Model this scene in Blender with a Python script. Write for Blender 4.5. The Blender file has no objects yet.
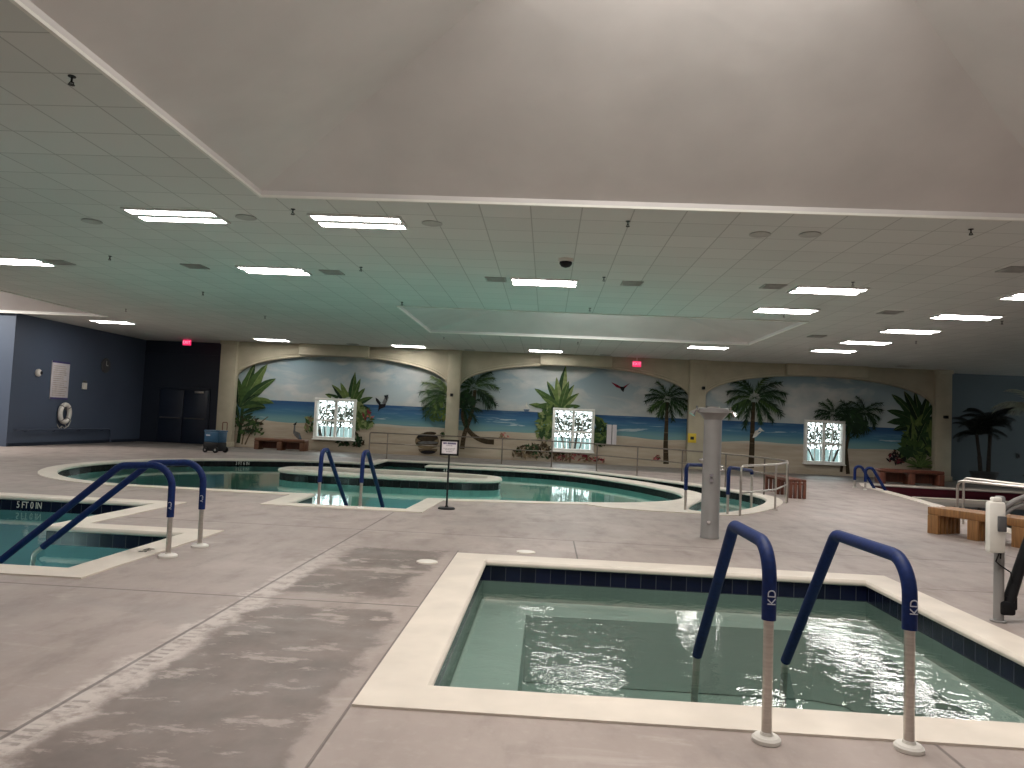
import bpy, bmesh, math, random
from mathutils import Vector, Matrix
from mathutils.geometry import delaunay_2d_cdt
R = math.radians
sc = bpy.context.scene
COL = sc.collection
# ------------------------------------------------------------------ camera
F, EYE, CEIL = 740.0, 1.40, 4.0
def _ray(px, py): return Vector(((px-512)/F, (py-384)/F, 1.0))
CY = _ray(547, 424).normalized()
CU = CY.cross(_ray(1047, 424+500*0.0455)).normalized()
if CU.y > 0: CU = -CU
CX = CY.cross(CU).normalized()
if CX.x < 0: CX = -CX
right = Vector((CX.x, CY.x, CU.x)); down = Vector((CX.y, CY.y, CU.y)); fwd = Vector((CX.z, CY.z, CU.z))
cd = bpy.data.cameras.new('camera'); cam = bpy.data.objects.new('camera', cd); COL.objects.link(cam)
m = Matrix.Identity(4)
for i in range(3):
    m[i][0] = right[i]; m[i][1] = -down[i]; m[i][2] = -fwd[i]
m[0][3], m[1][3], m[2][3] = 0, 0, EYE
cam.matrix_world = m
cd.sensor_width = 36; cd.lens = F/1024*36; cd.clip_end = 300; cd.clip_start = .05
sc.camera = cam
def wall_pt(px, py, Y):
    """point on the upright plane y=Y that lies on the sight line of a photo pixel (used to measure the mural)"""
    r = _ray(px, py); d = Vector((r.dot(CX), r.dot(CY), r.dot(CU)))
    return (d.x/d.y*Y, EYE+d.z/d.y*Y)
def s2l(r, g, b):
    f = lambda c: ((c/255+.055)/1.055)**2.4 if c/255 > .04045 else c/255/12.92
    return (f(r), f(g), f(b), 1)

# ------------------------------------------------------------------ materials
class NT:
    def __init__(s, name):
        s.m = bpy.data.materials.new(name); s.m.use_nodes = True
        s.t = s.m.node_tree; s.n = s.t.nodes; s.l = s.t.links
        s.b = s.n.get('Principled BSDF'); s.out = s.n.get('Material Output')
    def node(s, typ, **kw):
        n = s.n.new(typ)
        for k, v in kw.items(): setattr(n, k, v)
        return n
    def put(s, sock, v):
        if isinstance(v, bpy.types.NodeSocket): s.l.new(v, sock)
        else: sock.default_value = v
    def math(s, op, a, b=0.0, clamp=False):
        n = s.node('ShaderNodeMath', operation=op, use_clamp=clamp); s.put(n.inputs[0], a); s.put(n.inputs[1], b); return n.outputs[0]
    def mix(s, fac, a, b, blend='MIX'):
        n = s.node('ShaderNodeMix', data_type='RGBA', blend_type=blend); s.put(n.inputs[0], fac); s.put(n.inputs[6], a); s.put(n.inputs[7], b); return n.outputs[2]
    def coord(s, which='Object'):
        return s.node('ShaderNodeTexCoord').outputs[which]
    def xyz(s, v):
        n = s.node('ShaderNodeSeparateXYZ'); s.put(n.inputs[0], v); return n.outputs
    def mapped(s, v, scale=(1, 1, 1), loc=(0, 0, 0), rot=(0, 0, 0)):
        n = s.node('ShaderNodeMapping'); s.put(n.inputs[0], v); n.inputs['Scale'].default_value = scale; n.inputs['Location'].default_value = loc; n.inputs['Rotation'].default_value = rot; return n.outputs[0]
    def noise(s, v, scale, detail=3, rough=.5, dist=0):
        n = s.node('ShaderNodeTexNoise'); s.put(n.inputs['Vector'], v); n.inputs['Scale'].default_value = scale; n.inputs['Detail'].default_value = detail; n.inputs['Roughness'].default_value = rough; n.inputs['Distortion'].default_value = dist; return n.outputs[0]
    def ramp(s, f, stops):
        n = s.node('ShaderNodeValToRGB'); s.put(n.inputs[0], f); e = n.color_ramp.elements
        while len(e) < len(stops): e.new(.5)
        for i, (p, c) in enumerate(stops):
            e[i].position = p; e[i].color = c if hasattr(c, '__len__') else (c, c, c, 1)
        return n.outputs[0]
    def step(s, v, a, b):
        n = s.node('ShaderNodeMapRange', interpolation_type='SMOOTHSTEP'); s.put(n.inputs[0], v); n.inputs[1].default_value = a; n.inputs[2].default_value = b; return n.outputs[0]
    def bump(s, h, dist=.02, strength=.5):
        n = s.node('ShaderNodeBump'); s.put(n.inputs['Height'], h); n.inputs['Distance'].default_value = dist; n.inputs['Strength'].default_value = strength; return n.outputs[0]

def c4(c): return tuple(c)+((1,) if len(c) == 3 else ())
def mat(name, col, rough=.5, metal=0, var=.12, scale=6, bump=0, spec=.5, stretch=(1, 1, 1)):
    t = NT(name); c = c4(col)
    v = t.mapped(t.coord(), stretch)
    f = t.noise(v, scale, 4)
    lo = tuple(x*(1-var) for x in c[:3])+(1,); hi = tuple(min(1, x*(1+var)) for x in c[:3])+(1,)
    t.put(t.b.inputs['Base Color'], t.ramp(f, [(.3, lo), (.7, hi)]))
    t.b.inputs['Roughness'].default_value = rough; t.b.inputs['Metallic'].default_value = metal
    t.b.inputs['Specular IOR Level'].default_value = spec
    if bump: t.put(t.b.inputs['Normal'], t.bump(f, bump, .5))
    return t.m
def emit(name, col, strength):
    t = NT(name); t.n.remove(t.b)
    e = t.node('ShaderNodeEmission'); e.inputs[0].default_value = c4(col); e.inputs[1].default_value = strength
    t.l.new(e.outputs[0], t.out.inputs[0]); return t.m

M = {}
def floor_mat():
    t = NT('worn_concrete'); v = t.coord(); X, Y, Z = t.xyz(v)
    n1 = t.noise(v, .55, 6, .6); n2 = t.noise(t.mapped(v, (1, .45, 1)), 3.2, 6, .65); n3 = t.noise(v, 14, 5, .6)
    base = t.ramp(n1, [(.3, (.285, .233, .212, 1)), (.55, (.36, .298, .272, 1)), (.75, (.435, .366, .336, 1))])
    base = t.mix(t.math('MULTIPLY', t.step(n2, .48, .72), .5), base, (.215, .178, .163, 1))
    n4 = t.noise(t.mapped(v, (.55, 1.7, 1), (5, 9, 0)), 2.2, 7, .68, .4)
    base = t.mix(t.math('MULTIPLY', t.step(n4, .55, .70), .5), base, (.49, .43, .40, 1))
    base = t.mix(t.math('MULTIPLY', t.step(n3, .5, .8), .16), base, (.58, .52, .485, 1))
    # worn, darker slabs with ragged pale edges
    wob = t.noise(v, 3.1, 7, .66, .3)
    wob = t.math('MULTIPLY', t.math('SUBTRACT', wob, .5), .42)
    xd = t.math('ADD', X, wob); yd = t.math('ADD', Y, wob)
    tot = None
    for (x0, x1, y0, y1) in [(-2.0, -1.0, 0, 5.36), (-2.02, -1.08, 5.78, 6.7), (-1.95, -1.02, 6.82, 7.9)]:
        k = t.math('MULTIPLY', t.math('MULTIPLY', t.step(xd, x0-.04, x0+.05), t.step(xd, x1+.04, x1-.05)), t.math('MULTIPLY', t.step(yd, y0-.06, y0+.06), t.step(yd, y1+.05, y1-.05)))
        tot = k if tot is None else t.math('MAXIMUM', tot, k)
    blot = t.noise(t.mapped(v, (.9, 1.8, 1), (3, 1, 0)), 2.6, 7, .7)
    tot = t.math('MULTIPLY', tot, t.step(blot, .62, .54))
    dark = t.ramp(t.noise(v, 2.0, 5, .6), [(.3, (.125, .099, .089, 1)), (.7, (.215, .172, .155, 1))])
    base = t.mix(t.math('MULTIPLY', tot, .95), base, dark)
    # softer grey wear elsewhere on the deck
    soft = t.math('MULTIPLY', t.step(t.noise(t.mapped(v, (.5, 1, 1), (7, 2, 0)), .8, 6, .62), .54, .66), .4)
    base = t.mix(soft, base, (.27, .235, .22, 1))
    # pale mineral crust along the long joint
    cr = t.math('MULTIPLY', t.math('MULTIPLY', t.step(xd, -2.29, -2.2), t.step(xd, -1.98, -2.08)), t.step(Y, 9.5, 6))
    cr = t.math('MULTIPLY', cr, t.step(t.noise(v, 9, 6, .7), .36, .56))
    base = t.mix(t.math('MULTIPLY', cr, .75), base, (.60, .54, .505, 1))
    # darker, greyer floor in front of the murals
    far = t.step(t.math('ADD', Y, t.math('MULTIPLY', wob, .3)), 24.25, 24.45)
    base = t.mix(t.math('MULTIPLY', far, .85), base, (.165, .155, .14, 1))
    # slotted trench drain strip beside the joint, nearest the camera end
    slot = t.math('MULTIPLY', t.math('GREATER_THAN', t.math('SINE', t.math('MULTIPLY', Y, 95.0)), .25), t.math('MULTIPLY', t.math('GREATER_THAN', X, -2.17), t.math('LESS_THAN', X, -2.09)))
    slot = t.math('MULTIPLY', slot, t.math('MULTIPLY', t.step(Y, 5.0, 4.2), t.step(t.noise(v, 5, 4), .42, .55)))
    base = t.mix(t.math('MULTIPLY', slot, .6), base, (.17, .14, .13, 1))
    # sawn joints
    def joint(C, at, w, O, lo, hi):
        a = t.step(t.math('ABSOLUTE', t.math('SUBTRACT', C, at)), w, w*.4)
        return t.math('MULTIPLY', a, t.math('MULTIPLY', t.math('GREATER_THAN', O, lo), t.math('LESS_THAN', O, hi)))
    js = [joint(X, -2.2, .016, Y, -5, 10.9), joint(Y, 5.55, .016, X, -12, -.9), joint(Y, 9.1, .018, X, -12, 8), joint(X, -.892, .010, Y, -5, 8.0),
          joint(X, .38, .012, Y, 7.8, 9.1), joint(X, 1.86, .012, Y, -5, 3.6), joint(Y, 3.1, .012, X, -12, -2.2), joint(X, 5.9, .014, Y, 3, 10), joint(Y, 7.3, .014, X, 3.6, 12)]
    J = js[0]
    for j in js[1:]: J = t.math('MAXIMUM', J, j)
    base = t.mix(t.math('MULTIPLY', J, .75), base, (.10, .08, .075, 1))
    t.put(t.b.inputs['Base Color'], base)
    t.put(t.b.inputs['Roughness'], t.ramp(n2, [(.3, .42), (.7, .62)]))
    h = t.math('ADD', t.math('MULTIPLY', n3, .4), t.math('MULTIPLY', J, -1.5))
    t.put(t.b.inputs['Normal'], t.bump(h, .004, .5))
    return t.m
M['floor'] = floor_mat()
def ceil_mat():
    t = NT('acoustic_ceiling_tiles'); v = t.coord()
    br = t.node('ShaderNodeTexBrick', offset=0.0, squash=1.0)
    t.put(br.inputs['Vector'], t.mapped(v, (1, 1, 1), (.31, .05, 0)))
    br.inputs['Scale'].default_value = 1; br.inputs['Brick Width'].default_value = .6225; br.inputs['Row Height'].default_value = .6225
    br.inputs['Mortar Size'].default_value = .009; br.inputs['Mortar Smooth'].default_value = .3; br.inputs['Bias'].default_value = 0
    br.inputs['Color1'].default_value = (.62, .635, .61, 1); br.inputs['Color2'].default_value = (.67, .68, .655, 1); br.inputs['Mortar'].default_value = (.43, .44, .42, 1)
    n = t.noise(v, .25, 5, .6); n2 = t.noise(v, 60, 2)
    col = t.mix(t.math('MULTIPLY', t.step(n, .45, .75), .25), br.outputs[0], (.54, .545, .52, 1))
    t.put(t.b.inputs['Base Color'], col); t.b.inputs['Roughness'].default_value = .85; t.b.inputs['Specular IOR Level'].default_value = .2
    t.put(t.b.inputs['Normal'], t.bump(n2, .003, .4)); return t.m
M['ceil'] = ceil_mat()
def tile_mat(name, c1, c2, grout, size):
    t = NT(name); v = t.coord('UV')
    br = t.node('ShaderNodeTexBrick', offset=0.0); t.put(br.inputs['Vector'], v)
    br.inputs['Scale'].default_value = 1; br.inputs['Brick Width'].default_value = size; br.inputs['Row Height'].default_value = size
    br.inputs['Mortar Size'].default_value = .004; br.inputs['Color1'].default_value = c4(c1); br.inputs['Color2'].default_value = c4(c2); br.inputs['Mortar'].default_value = c4(grout)
    t.put(t.b.inputs['Base Color'], br.outputs[0]); t.b.inputs['Roughness'].default_value = .25; t.b.inputs['Specular IOR Level'].default_value = .3; return t.m
M['navy_tile'] = tile_mat('navy_glazed_tile', (.004, .006, .02), (.007, .010, .034), (.06, .065, .08), .15)
def water_mat(name, tint, bumpscale, strength):
    t = NT(name); t.n.remove(t.b); v = t.coord()
    n1 = t.noise(t.mapped(v, (1, 1.25, 1), rot=(0, 0, .4)), bumpscale, 3, .55, .6); n2 = t.noise(v, bumpscale*3.3, 2, .5)
    h = t.math('ADD', n1, t.math('MULTIPLY', n2, .22))
    b = t.bump(h, .02, strength)
    fr = t.node('ShaderNodeFresnel'); fr.inputs[0].default_value = 1.33; t.put(fr.inputs['Normal'], b)
    gl = t.node('ShaderNodeBsdfGlossy'); gl.inputs['Roughness'].default_value = .008; t.put(gl.inputs['Normal'], b)
    gl.inputs[0].default_value = (1, 1, 1, 1)
    tr = t.node('ShaderNodeBsdfTransparent'); tr.inputs[0].default_value = c4(tint)
    mx = t.node('ShaderNodeMixShader'); t.put(mx.inputs[0], fr.outputs[0]); t.l.new(tr.outputs[0], mx.inputs[1]); t.l.new(gl.outputs[0], mx.inputs[2])
    t.l.new(mx.outputs[0], t.out.inputs[0]); return t.m
M['water_tub'] = water_mat('hot_tub_water', (.78, .865, .83), 5.5, .18)
M['water_pool'] = water_mat('pool_water', (.76, .95, .92), 2.6, .08)
M['water_red'] = water_mat('dark_pool_water', (.6, .7, .7), 2.2, .05)
def glass_mat():
    t = NT('window_glass'); t.n.remove(t.b)
    fr = t.node('ShaderNodeFresnel'); fr.inputs[0].default_value = 1.45
    gl = t.node('ShaderNodeBsdfGlossy'); gl.inputs['Roughness'].default_value = .02
    tr = t.node('ShaderNodeBsdfTransparent'); tr.inputs[0].default_value = (.94, .98, .97, 1)
    mx = t.node('ShaderNodeMixShader'); t.l.new(fr.outputs[0], mx.inputs[0]); t.l.new(tr.outputs[0], mx.inputs[1]); t.l.new(gl.outputs[0], mx.inputs[2])
    t.l.new(mx.outputs[0], t.out.inputs[0]); return t.m
M['glass'] = glass_mat()
M['coping'] = mat('cream_coping', (.68, .61, .535), .5, var=.08, scale=3, bump=.003)
M['plaster_tub'] = mat('pale_grey_green_plaster', (.26, .325, .295), .6, var=.06, scale=2)
M['plaster_step'] = mat('pale_step_plaster', (.385, .445, .42), .6, var=.05, scale=2)
M['plaster_pool'] = mat('aqua_pool_plaster', (.50, .82, .77), .6, var=.08, scale=.7)
M['plaster_left'] = mat('blue_pool_plaster', (.36, .62, .66), .6, var=.08, scale=.9)
M['black_tile'] = tile_mat('black_pool_tile', (.004, .005, .006), (.008, .010, .012), (.05, .055, .055), .2)
M['red_tile'] = mat('dark_red_pool_paint', (.085, .008, .018), .4, var=.3, scale=1.5)
M['steel'] = mat('brushed_steel', (.56, .52, .48), .32, 1, var=.1, scale=9, stretch=(1, 1, 8))
M['steel_dark'] = mat('dull_bronze_steel', (.25, .215, .19), .42, 1, var=.15, scale=9)
M['chrome'] = mat('polished_chrome', (.85, .85, .86), .12, 1, var=.03)
M['foam'] = mat('royal_blue_foam', (.004, .017, .095), .55, var=.2, scale=40, bump=.001, spec=.22)
M['white_plastic'] = mat('off_white_plastic', (.74, .71, .66), .45, var=.05)
M['white_paint'] = mat('white_trim_paint', (.80, .79, .74), .5, var=.04)
M['logo'] = mat('pale_print', (.55, .58, .66), .6, var=.05)
M['coffer'] = mat('cream_coffer_plaster', (.67, .64, .63), .6, var=.07, scale=1.1, bump=.03)
M['cream'] = mat('cream_stucco', (.43, .385, .285), .75, var=.08, scale=2.5, bump=.004)
M['blue_wall'] = mat('slate_blue_paint', (.070, .092, .140), .55, var=.06, scale=.6)
M['navy_wall'] = mat('dark_navy_paint', (.012, .020, .038), .55, var=.1, scale=.8)
M['navy_door'] = mat('navy_door_paint', (.013, .021, .042), .4, var=.1, scale=2)
M['alcove'] = mat('teal_grey_paint', (.10, .13, .15), .6, var=.06, scale=.5)
M['plain_wall'] = mat('warm_grey_paint', (.45, .43, .40), .7, var=.05, scale=.5)
M['black'] = mat('black_plastic', (.008, .008, .010), .5, var=.2, scale=10, spec=.25)
M['dark_grey'] = mat('dark_grey_plastic', (.08, .08, .085), .5, var=.15, scale=10)
M['mid_grey'] = mat('grey_coated_metal', (.215, .205, .20), .45, var=.07, scale=4)
M['wood_tan'] = mat('tan_oiled_wood', (.30, .145, .05), .5, var=.35, scale=4, stretch=(9, 9, .8))
M['wood_red'] = mat('red_brown_wood', (.14, .045, .026), .5, var=.35, scale=4, stretch=(9, 9, .8))
M['wood_dark'] = mat('brown_stained_wood', (.135, .055, .026), .5, var=.35, scale=4, stretch=(.8, 9, 9))
M['cart_blue'] = mat('teal_blue_plastic', (.012, .075, .16), .4, var=.1)
M['paper'] = mat('white_paper', (.74, .70, .72), .7, var=.04)
M['print_purple'] = mat('purple_print', (.06, .045, .16), .6, var=.2)
M['print_grey'] = mat('grey_print', (.33, .30, .33), .7, var=.2)
M['print_tan'] = mat('tan_print', (.47, .40, .37), .7, var=.2)
M['paper_rules'] = mat('aged_white_board', (.60, .56, .58), .6, var=.05)
M['rope'] = mat('white_rope', (.6, .58, .52), .8, var=.1, scale=60)
M['ring_white'] = mat('life_ring_white', (.78, .75, .70), .5, var=.06)
M['yellow'] = mat('yellow_sign', (.62, .45, .03), .5, var=.08)
M['lamp'] = emit('fluorescent_lamp_glow', (1, .965, .925), 34)
M['skylight'] = emit('translucent_skylight', (1, .95, .88), 13.0)
M['pool_lamp'] = emit('underwater_lamp', (.86, 1, .96), 42)
M['skylight_dim'] = emit('shaded_skylight', (1, .97, .92), 17.0)
M['skylight_bright'] = emit('bright_skylight', (1, .97, .90), 45.0)
M['exit_red'] = emit('exit_sign_red', (1, .03, .14), 1.0)
M['exit_face'] = emit('exit_sign_letters', (1, .28, .42), 1.6)
M['diffuser_frame'] = mat('troffer_frame_white', (.72, .72, .70), .5, var=.03)
M['bark'] = mat('palm_bark', (.022, .016, .012), .85, var=.4, scale=20)
M['frond_shaded'] = mat('shaded_palm_leaf', (.007, .011, .008), .5, var=.3)  # the alcove's dimness is put into this leaf colour
M['frond'] = mat('lit_palm_leaf', (.42, .45, .36), .5, var=.3)  # leaf colour lightened to stand for light on the fronds
M['vent_grey'] = mat('dusty_vent_metal', (.42, .42, .40), .6, var=.15, scale=5)
M['pot'] = mat('dark_planter', (.03, .03, .03), .6, var=.2)
# painted colours
def sky_mat():
    t = NT('painted_sky'); v = t.coord(); X, Y, Z = t.xyz(v)
    g = t.step(Z, 1.8, 3.6)
    base = t.mix(g, (.41, .465, .475, 1), (.235, .32, .36, 1))
    n = t.noise(t.mapped(v, (.45, 1, .95), (4.1, 0, .3)), 1.25, 6, .55, .4)
    cl = t.step(n, .45, .58)
    cc = t.ramp(t.noise(t.mapped(v, (.6, 1, 1.2)), 2.3, 4), [(.35, (.40, .41, .40, 1)), (.65, (.60, .575, .525, 1))])
    t.put(t.b.inputs['Base Color'], t.mix(t.math('MULTIPLY', cl, .66), base, cc)); t.b.inputs['Roughness'].default_value = .8; t.b.inputs['Specular IOR Level'].default_value = .15
    return t.m
M['p_sky'] = sky_mat()
def sea_mat():
    t = NT('painted_sea'); v = t.coord(); X, Y, Z = t.xyz(v)
    base = t.ramp(t.step(Z, 1.05, 1.84), [(0, (.17, .31, .31, 1)), (.3, (.075, .19, .27, 1)), (.75, (.05, .135, .25, 1)), (1, (.03, .085, .19, 1))])
    n = t.noise(t.mapped(v, (.5, 1, 7)), 1.6, 5, .55)
    base = t.mix(t.math('MULTIPLY', t.step(n, .5, .72), .55), base, (.14, .26, .34, 1))
    n2 = t.noise(t.mapped(v, (.5, 1, 8), (2, 0, 1)), 1.1, 5, .6, .5)
    foam = t.math('MULTIPLY', t.step(n2, .59, .64), t.math('MULTIPLY', t.step(Z, 1.12, 1.2), t.step(Z, 1.62, 1.5)))
    base = t.mix(t.math('MULTIPLY', foam, .7), base, (.48, .56, .58, 1))
    t.put(t.b.inputs['Base Color'], base); t.b.inputs['Roughness'].default_value = .75; t.b.inputs['Specular IOR Level'].default_value = .15
    return t.m
M['p_sea'] = sea_mat()
def sand_mat():
    t = NT('painted_sand'); v = t.coord(); X, Y, Z = t.xyz(v)
    n = t.noise(t.mapped(v, (.4, 1, 3)), 1.6, 5, .6)
    base = t.ramp(n, [(.3, (.37, .30, .225, 1)), (.7, (.50, .435, .345, 1))])
    base = t.mix(t.step(Z, .96, 1.10), base, (.47, .44, .38, 1))
    t.put(t.b.inputs['Base Color'], base); t.b.inputs['Roughness'].default_value = .8; t.b.inputs['Specular IOR Level'].default_value = .15
    return t.m
M['p_sand'] = sand_mat()
for k, c in dict(g0=(.012, .028, .015), g1=(.025, .055, .022), g2=(.055, .10, .03), g3=(.115, .165, .05), g4=(.20, .24, .10), br=(.045, .032, .018), br2=(.13, .095, .06), gy=(.12, .12, .12), dk=(.012, .012, .015), wh=(.55, .55, .50), pk=(.40, .13, .12), rd=(.17, .02, .035), tan=(.20, .15, .09), bl=(.10, .15, .22)).items():
    M['p_'+k] = mat('mural_paint_'+{'g0': 'black_green', 'g1': 'deep_green', 'g2': 'leaf_green', 'g3': 'light_green', 'g4': 'yellow_green', 'br': 'dark_brown', 'br2': 'brown', 'gy': 'grey', 'dk': 'black', 'wh': 'white', 'pk': 'pink', 'rd': 'red', 'tan': 'tan', 'bl': 'blue_grey'}[k], c, .8, var=.25, scale=9, spec=.15)
M['leaf_out'] = mat('garden_leaf', (.045, .06, .04), .6, var=.4, scale=3)
M['fence_out'] = mat('aqua_fence_boards', (.36, .50, .52), .6, var=.1)
M['ground_out'] = mat('pale_patio', (.6, .6, .57), .8, var=.1)

# ------------------------------------------------------------------ mesh builder
class MB:
    def __init__(s): s.v = []; s.f = []; s.mi = []; s.uv = {}
    def add(s, vs, fs, mi=0):
        o = len(s.v); s.v += [tuple(v) for v in vs]; s.f += [tuple(i+o for i in f) for f in fs]; s.mi += [mi]*len(fs); return o
    def box(s, x0, x1, y0, y1, z0, z1, mi=0, M4=None):
        vs = [(x0, y0, z0), (x1, y0, z0), (x1, y1, z0), (x0, y1, z0), (x0, y0, z1), (x1, y0, z1), (x1, y1, z1), (x0, y1, z1)]
        if M4 is not None: vs = [M4 @ Vector(v) for v in vs]
        s.add(vs, [(3, 2, 1, 0), (4, 5, 6, 7), (0, 1, 5, 4), (1, 2, 6, 5), (2, 3, 7, 6), (3, 0, 4, 7)], mi)
    def bbox(s, x0, x1, y0, y1, z0, z1, r=.02, mi=0, seg=2, M4=None):
        bm = bmesh.new(); bmesh.ops.create_cube(bm, size=1)
        for v in bm.verts: v.co = Vector(((x0+x1)/2+v.co.x*(x1-x0), (y0+y1)/2+v.co.y*(y1-y0), (z0+z1)/2+v.co.z*(z1-z0)))
        bmesh.ops.bevel(bm, geom=bm.edges[:], offset=r, segments=seg, profile=.5, affect='EDGES')
        bm.verts.index_update(); vs = [v.co.copy() for v in bm.verts]
        if M4 is not None: vs = [M4 @ v for v in vs]
        s.add(vs, [[v.index for v in f.verts] for f in bm.faces], mi); bm.free()
    def tube(s, pts, r, n=10, mi=0, closed=False, caps=True):
        pts = [Vector(p) for p in pts]; N = len(pts); rs = r if hasattr(r, '__len__') else [r]*N
        tan = []
        for i in range(N):
            a = pts[(i-1) % N] if (closed or i > 0) else pts[i]; b = pts[(i+1) % N] if (closed or i < N-1) else pts[i]
            tan.append((b-a).normalized())
        ref = Vector((0, 0, 1)) if abs(tan[0].z) < .9 else Vector((1, 0, 0))
        u = (ref - tan[0]*ref.dot(tan[0])).normalized(); vs = []
        for i in range(N):
            u = (u - tan[i]*u.dot(tan[i])).normalized(); w = tan[i].cross(u)
            for k in range(n):
                a = 2*math.pi*k/n; vs.append(pts[i]+(u*math.cos(a)+w*math.sin(a))*rs[i])
        fs = []
        for i in range(N if closed else N-1):
            for k in range(n):
                j = (i+1) % N; fs.append((i*n+k, i*n+(k+1) % n, j*n+(k+1) % n, j*n+k))
        if caps and not closed: fs += [tuple(reversed(range(n))), tuple((N-1)*n+k for k in range(n))]
        s.add(vs, fs, mi)
    def lathe(s, prof, c=(0, 0, 0), n=20, mi=0, M4=None):
        vs = []; fs = []
        for (r, z) in prof:
            for k in range(n):
                a = 2*math.pi*k/n; p = Vector((c[0]+r*math.cos(a), c[1]+r*math.sin(a), c[2]+z)); vs.append(M4 @ p if M4 is not None else p)
        for i in range(len(prof)-1):
            for k in range(n): fs.append((i*n+k, i*n+(k+1) % n, (i+1)*n+(k+1) % n, (i+1)*n+k))
        fs += [tuple(reversed(range(n))), tuple((len(prof)-1)*n+k for k in range(n))]
        s.add(vs, fs, mi)
    def prism(s, poly, z0, z1, mi=0, M4=None):
        n = len(poly); vs = [Vector((x, y, z0)) for x, y in poly]+[Vector((x, y, z1)) for x, y in poly]
        if M4 is not None: vs = [M4 @ v for v in vs]
        s.add(vs, [tuple(reversed(range(n))), tuple(range(n, 2*n))]+[(i, (i+1) % n, n+(i+1) % n, n+i) for i in range(n)], mi)
    def build(s, name, mats, parent=None, smooth=35):
        me = bpy.data.meshes.new(name); me.from_pydata([tuple(v) for v in s.v], [], s.f)
        for mm in (mats if isinstance(mats, (list, tuple)) else [mats]): me.materials.append(mm)
        me.polygons.foreach_set('material_index', s.mi)
        if s.uv:
            l = me.uv_layers.new(name='UVMap')
            for p in me.polygons:
                u = s.uv.get(p.index)
                if u:
                    for li, w in zip(p.loop_indices, u): l.data[li].uv = w
        me.update()
        if smooth:
            me.shade_smooth(); me.set_sharp_from_angle(angle=R(smooth))
        o = bpy.data.objects.new(name, me); COL.objects.link(o)
        if parent is not None: o.parent = parent
        return o
def tag(o, label=None, cat=None, group=None, kind=None):
    if label: o['label'] = label
    if cat: o['category'] = cat
    if group: o['group'] = group
    if kind: o['kind'] = kind
    return o
def thing(name, label, cat, loc=(0, 0, 0), rz=0, group=None):
    o = bpy.data.objects.new(name, None); COL.objects.link(o); o.location = loc; o.rotation_euler = (0, 0, rz); o.empty_display_size = .1
    return tag(o, label, cat, group)
def struct(name, mb, mats, parent=None, smooth=35):
    o = mb.build(name, mats, parent, smooth)
    if parent is None: o['kind'] = 'structure'
    return o
def dup(root, loc, rz, label, group=None, name=None):
    r = root.copy(); COL.objects.link(r); r.location = loc; r.rotation_euler = (0, 0, rz); r['label'] = label
    if group: r['group'] = group
    for ch in list(root.children):
        c = ch.copy(); COL.objects.link(c); c.parent = r
        for g in list(ch.children):
            d = g.copy(); COL.objects.link(d); d.parent = c
    return r
def fillet(pts, r, n=6):
    pts = [Vector(p) for p in pts]; rr = r if hasattr(r, '__len__') else [r]*len(pts); out = [pts[0]]
    for i in range(1, len(pts)-1):
        a, b, c = pts[i-1], pts[i], pts[i+1]; d1 = (a-b); d2 = (c-b); l1, l2 = d1.length, d2.length; d1.normalize(); d2.normalize()
        ang = d1.angle(d2)
        if ang > 3.1: out.append(b); continue
        t = min(rr[i]/math.tan(ang/2), l1*.49, l2*.49); ra = t*math.tan(ang/2)
        cen = b+(d1+d2).normalized()*(ra/math.sin(ang/2)); p0 = b+d1*t-cen; p1 = b+d2*t-cen; tot = p0.angle(p1)
        for k in range(n+1):
            f = k/n; out.append(cen+(p0*math.sin((1-f)*tot)+p1*math.sin(f*tot))/math.sin(tot))
    out.append(pts[-1]); return out
def smooth_closed(pts, sub=5, sharp=()):
    """Catmull-Rom through closed 2D points; indices in sharp keep a corner"""
    n = len(pts); out = []
    for i in range(n):
        p0, p1, p2, p3 = (Vector(pts[(i+k-1) % n]) for k in range(4))
        if i in sharp: p0 = p1-(p2-p1)*.5
        if (i+1) % n in sharp: p3 = p2+(p2-p1)*.5
        if i in sharp and (i+1) % n in sharp: out.append(p1); continue
        for k in range(sub):
            t = k/sub
            out.append(.5*((2*p1)+(p2-p0)*t+(2*p0-5*p1+4*p2-p3)*t*t+(3*p1-p0-3*p2+p3)*t**3))
    return [(v.x, v.y) for v in out]
def area2(p): return sum(p[i][0]*p[(i+1) % len(p)][1]-p[(i+1) % len(p)][0]*p[i][1] for i in range(len(p)))
def ccw(p): return p if area2(p) > 0 else list(reversed(p))
def inside(pt, poly):
    x, y = pt; c = False; n = len(poly)
    for i in range(n):
        x1, y1 = poly[i]; x2, y2 = poly[(i+1) % n]
        if (y1 > y) != (y2 > y) and x < (x2-x1)*(y-y1)/(y2-y1)+x1: c = not c
    return c
def fill(outer, holes, z, flip=False):
    vs = []; es = []
    for lp in [outer]+holes:
        o = len(vs); vs += [Vector(p) for p in lp]; es += [(o+i, o+(i+1) % len(lp)) for i in range(len(lp))]
    r = delaunay_2d_cdt(vs, es, [], 0, 1e-5); V, Fc = r[0], r[2]; fs = []
    for f in Fc:
        c = sum((V[i] for i in f), Vector((0, 0)))/len(f)
        if inside(c, outer) and not any(inside(c, h) for h in holes):
            a = area2([(V[i].x, V[i].y) for i in f])
            fs.append(tuple(f) if (a > 0) != flip else tuple(reversed(f)))
    return [(v.x, v.y, z) for v in V], fs
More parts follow.
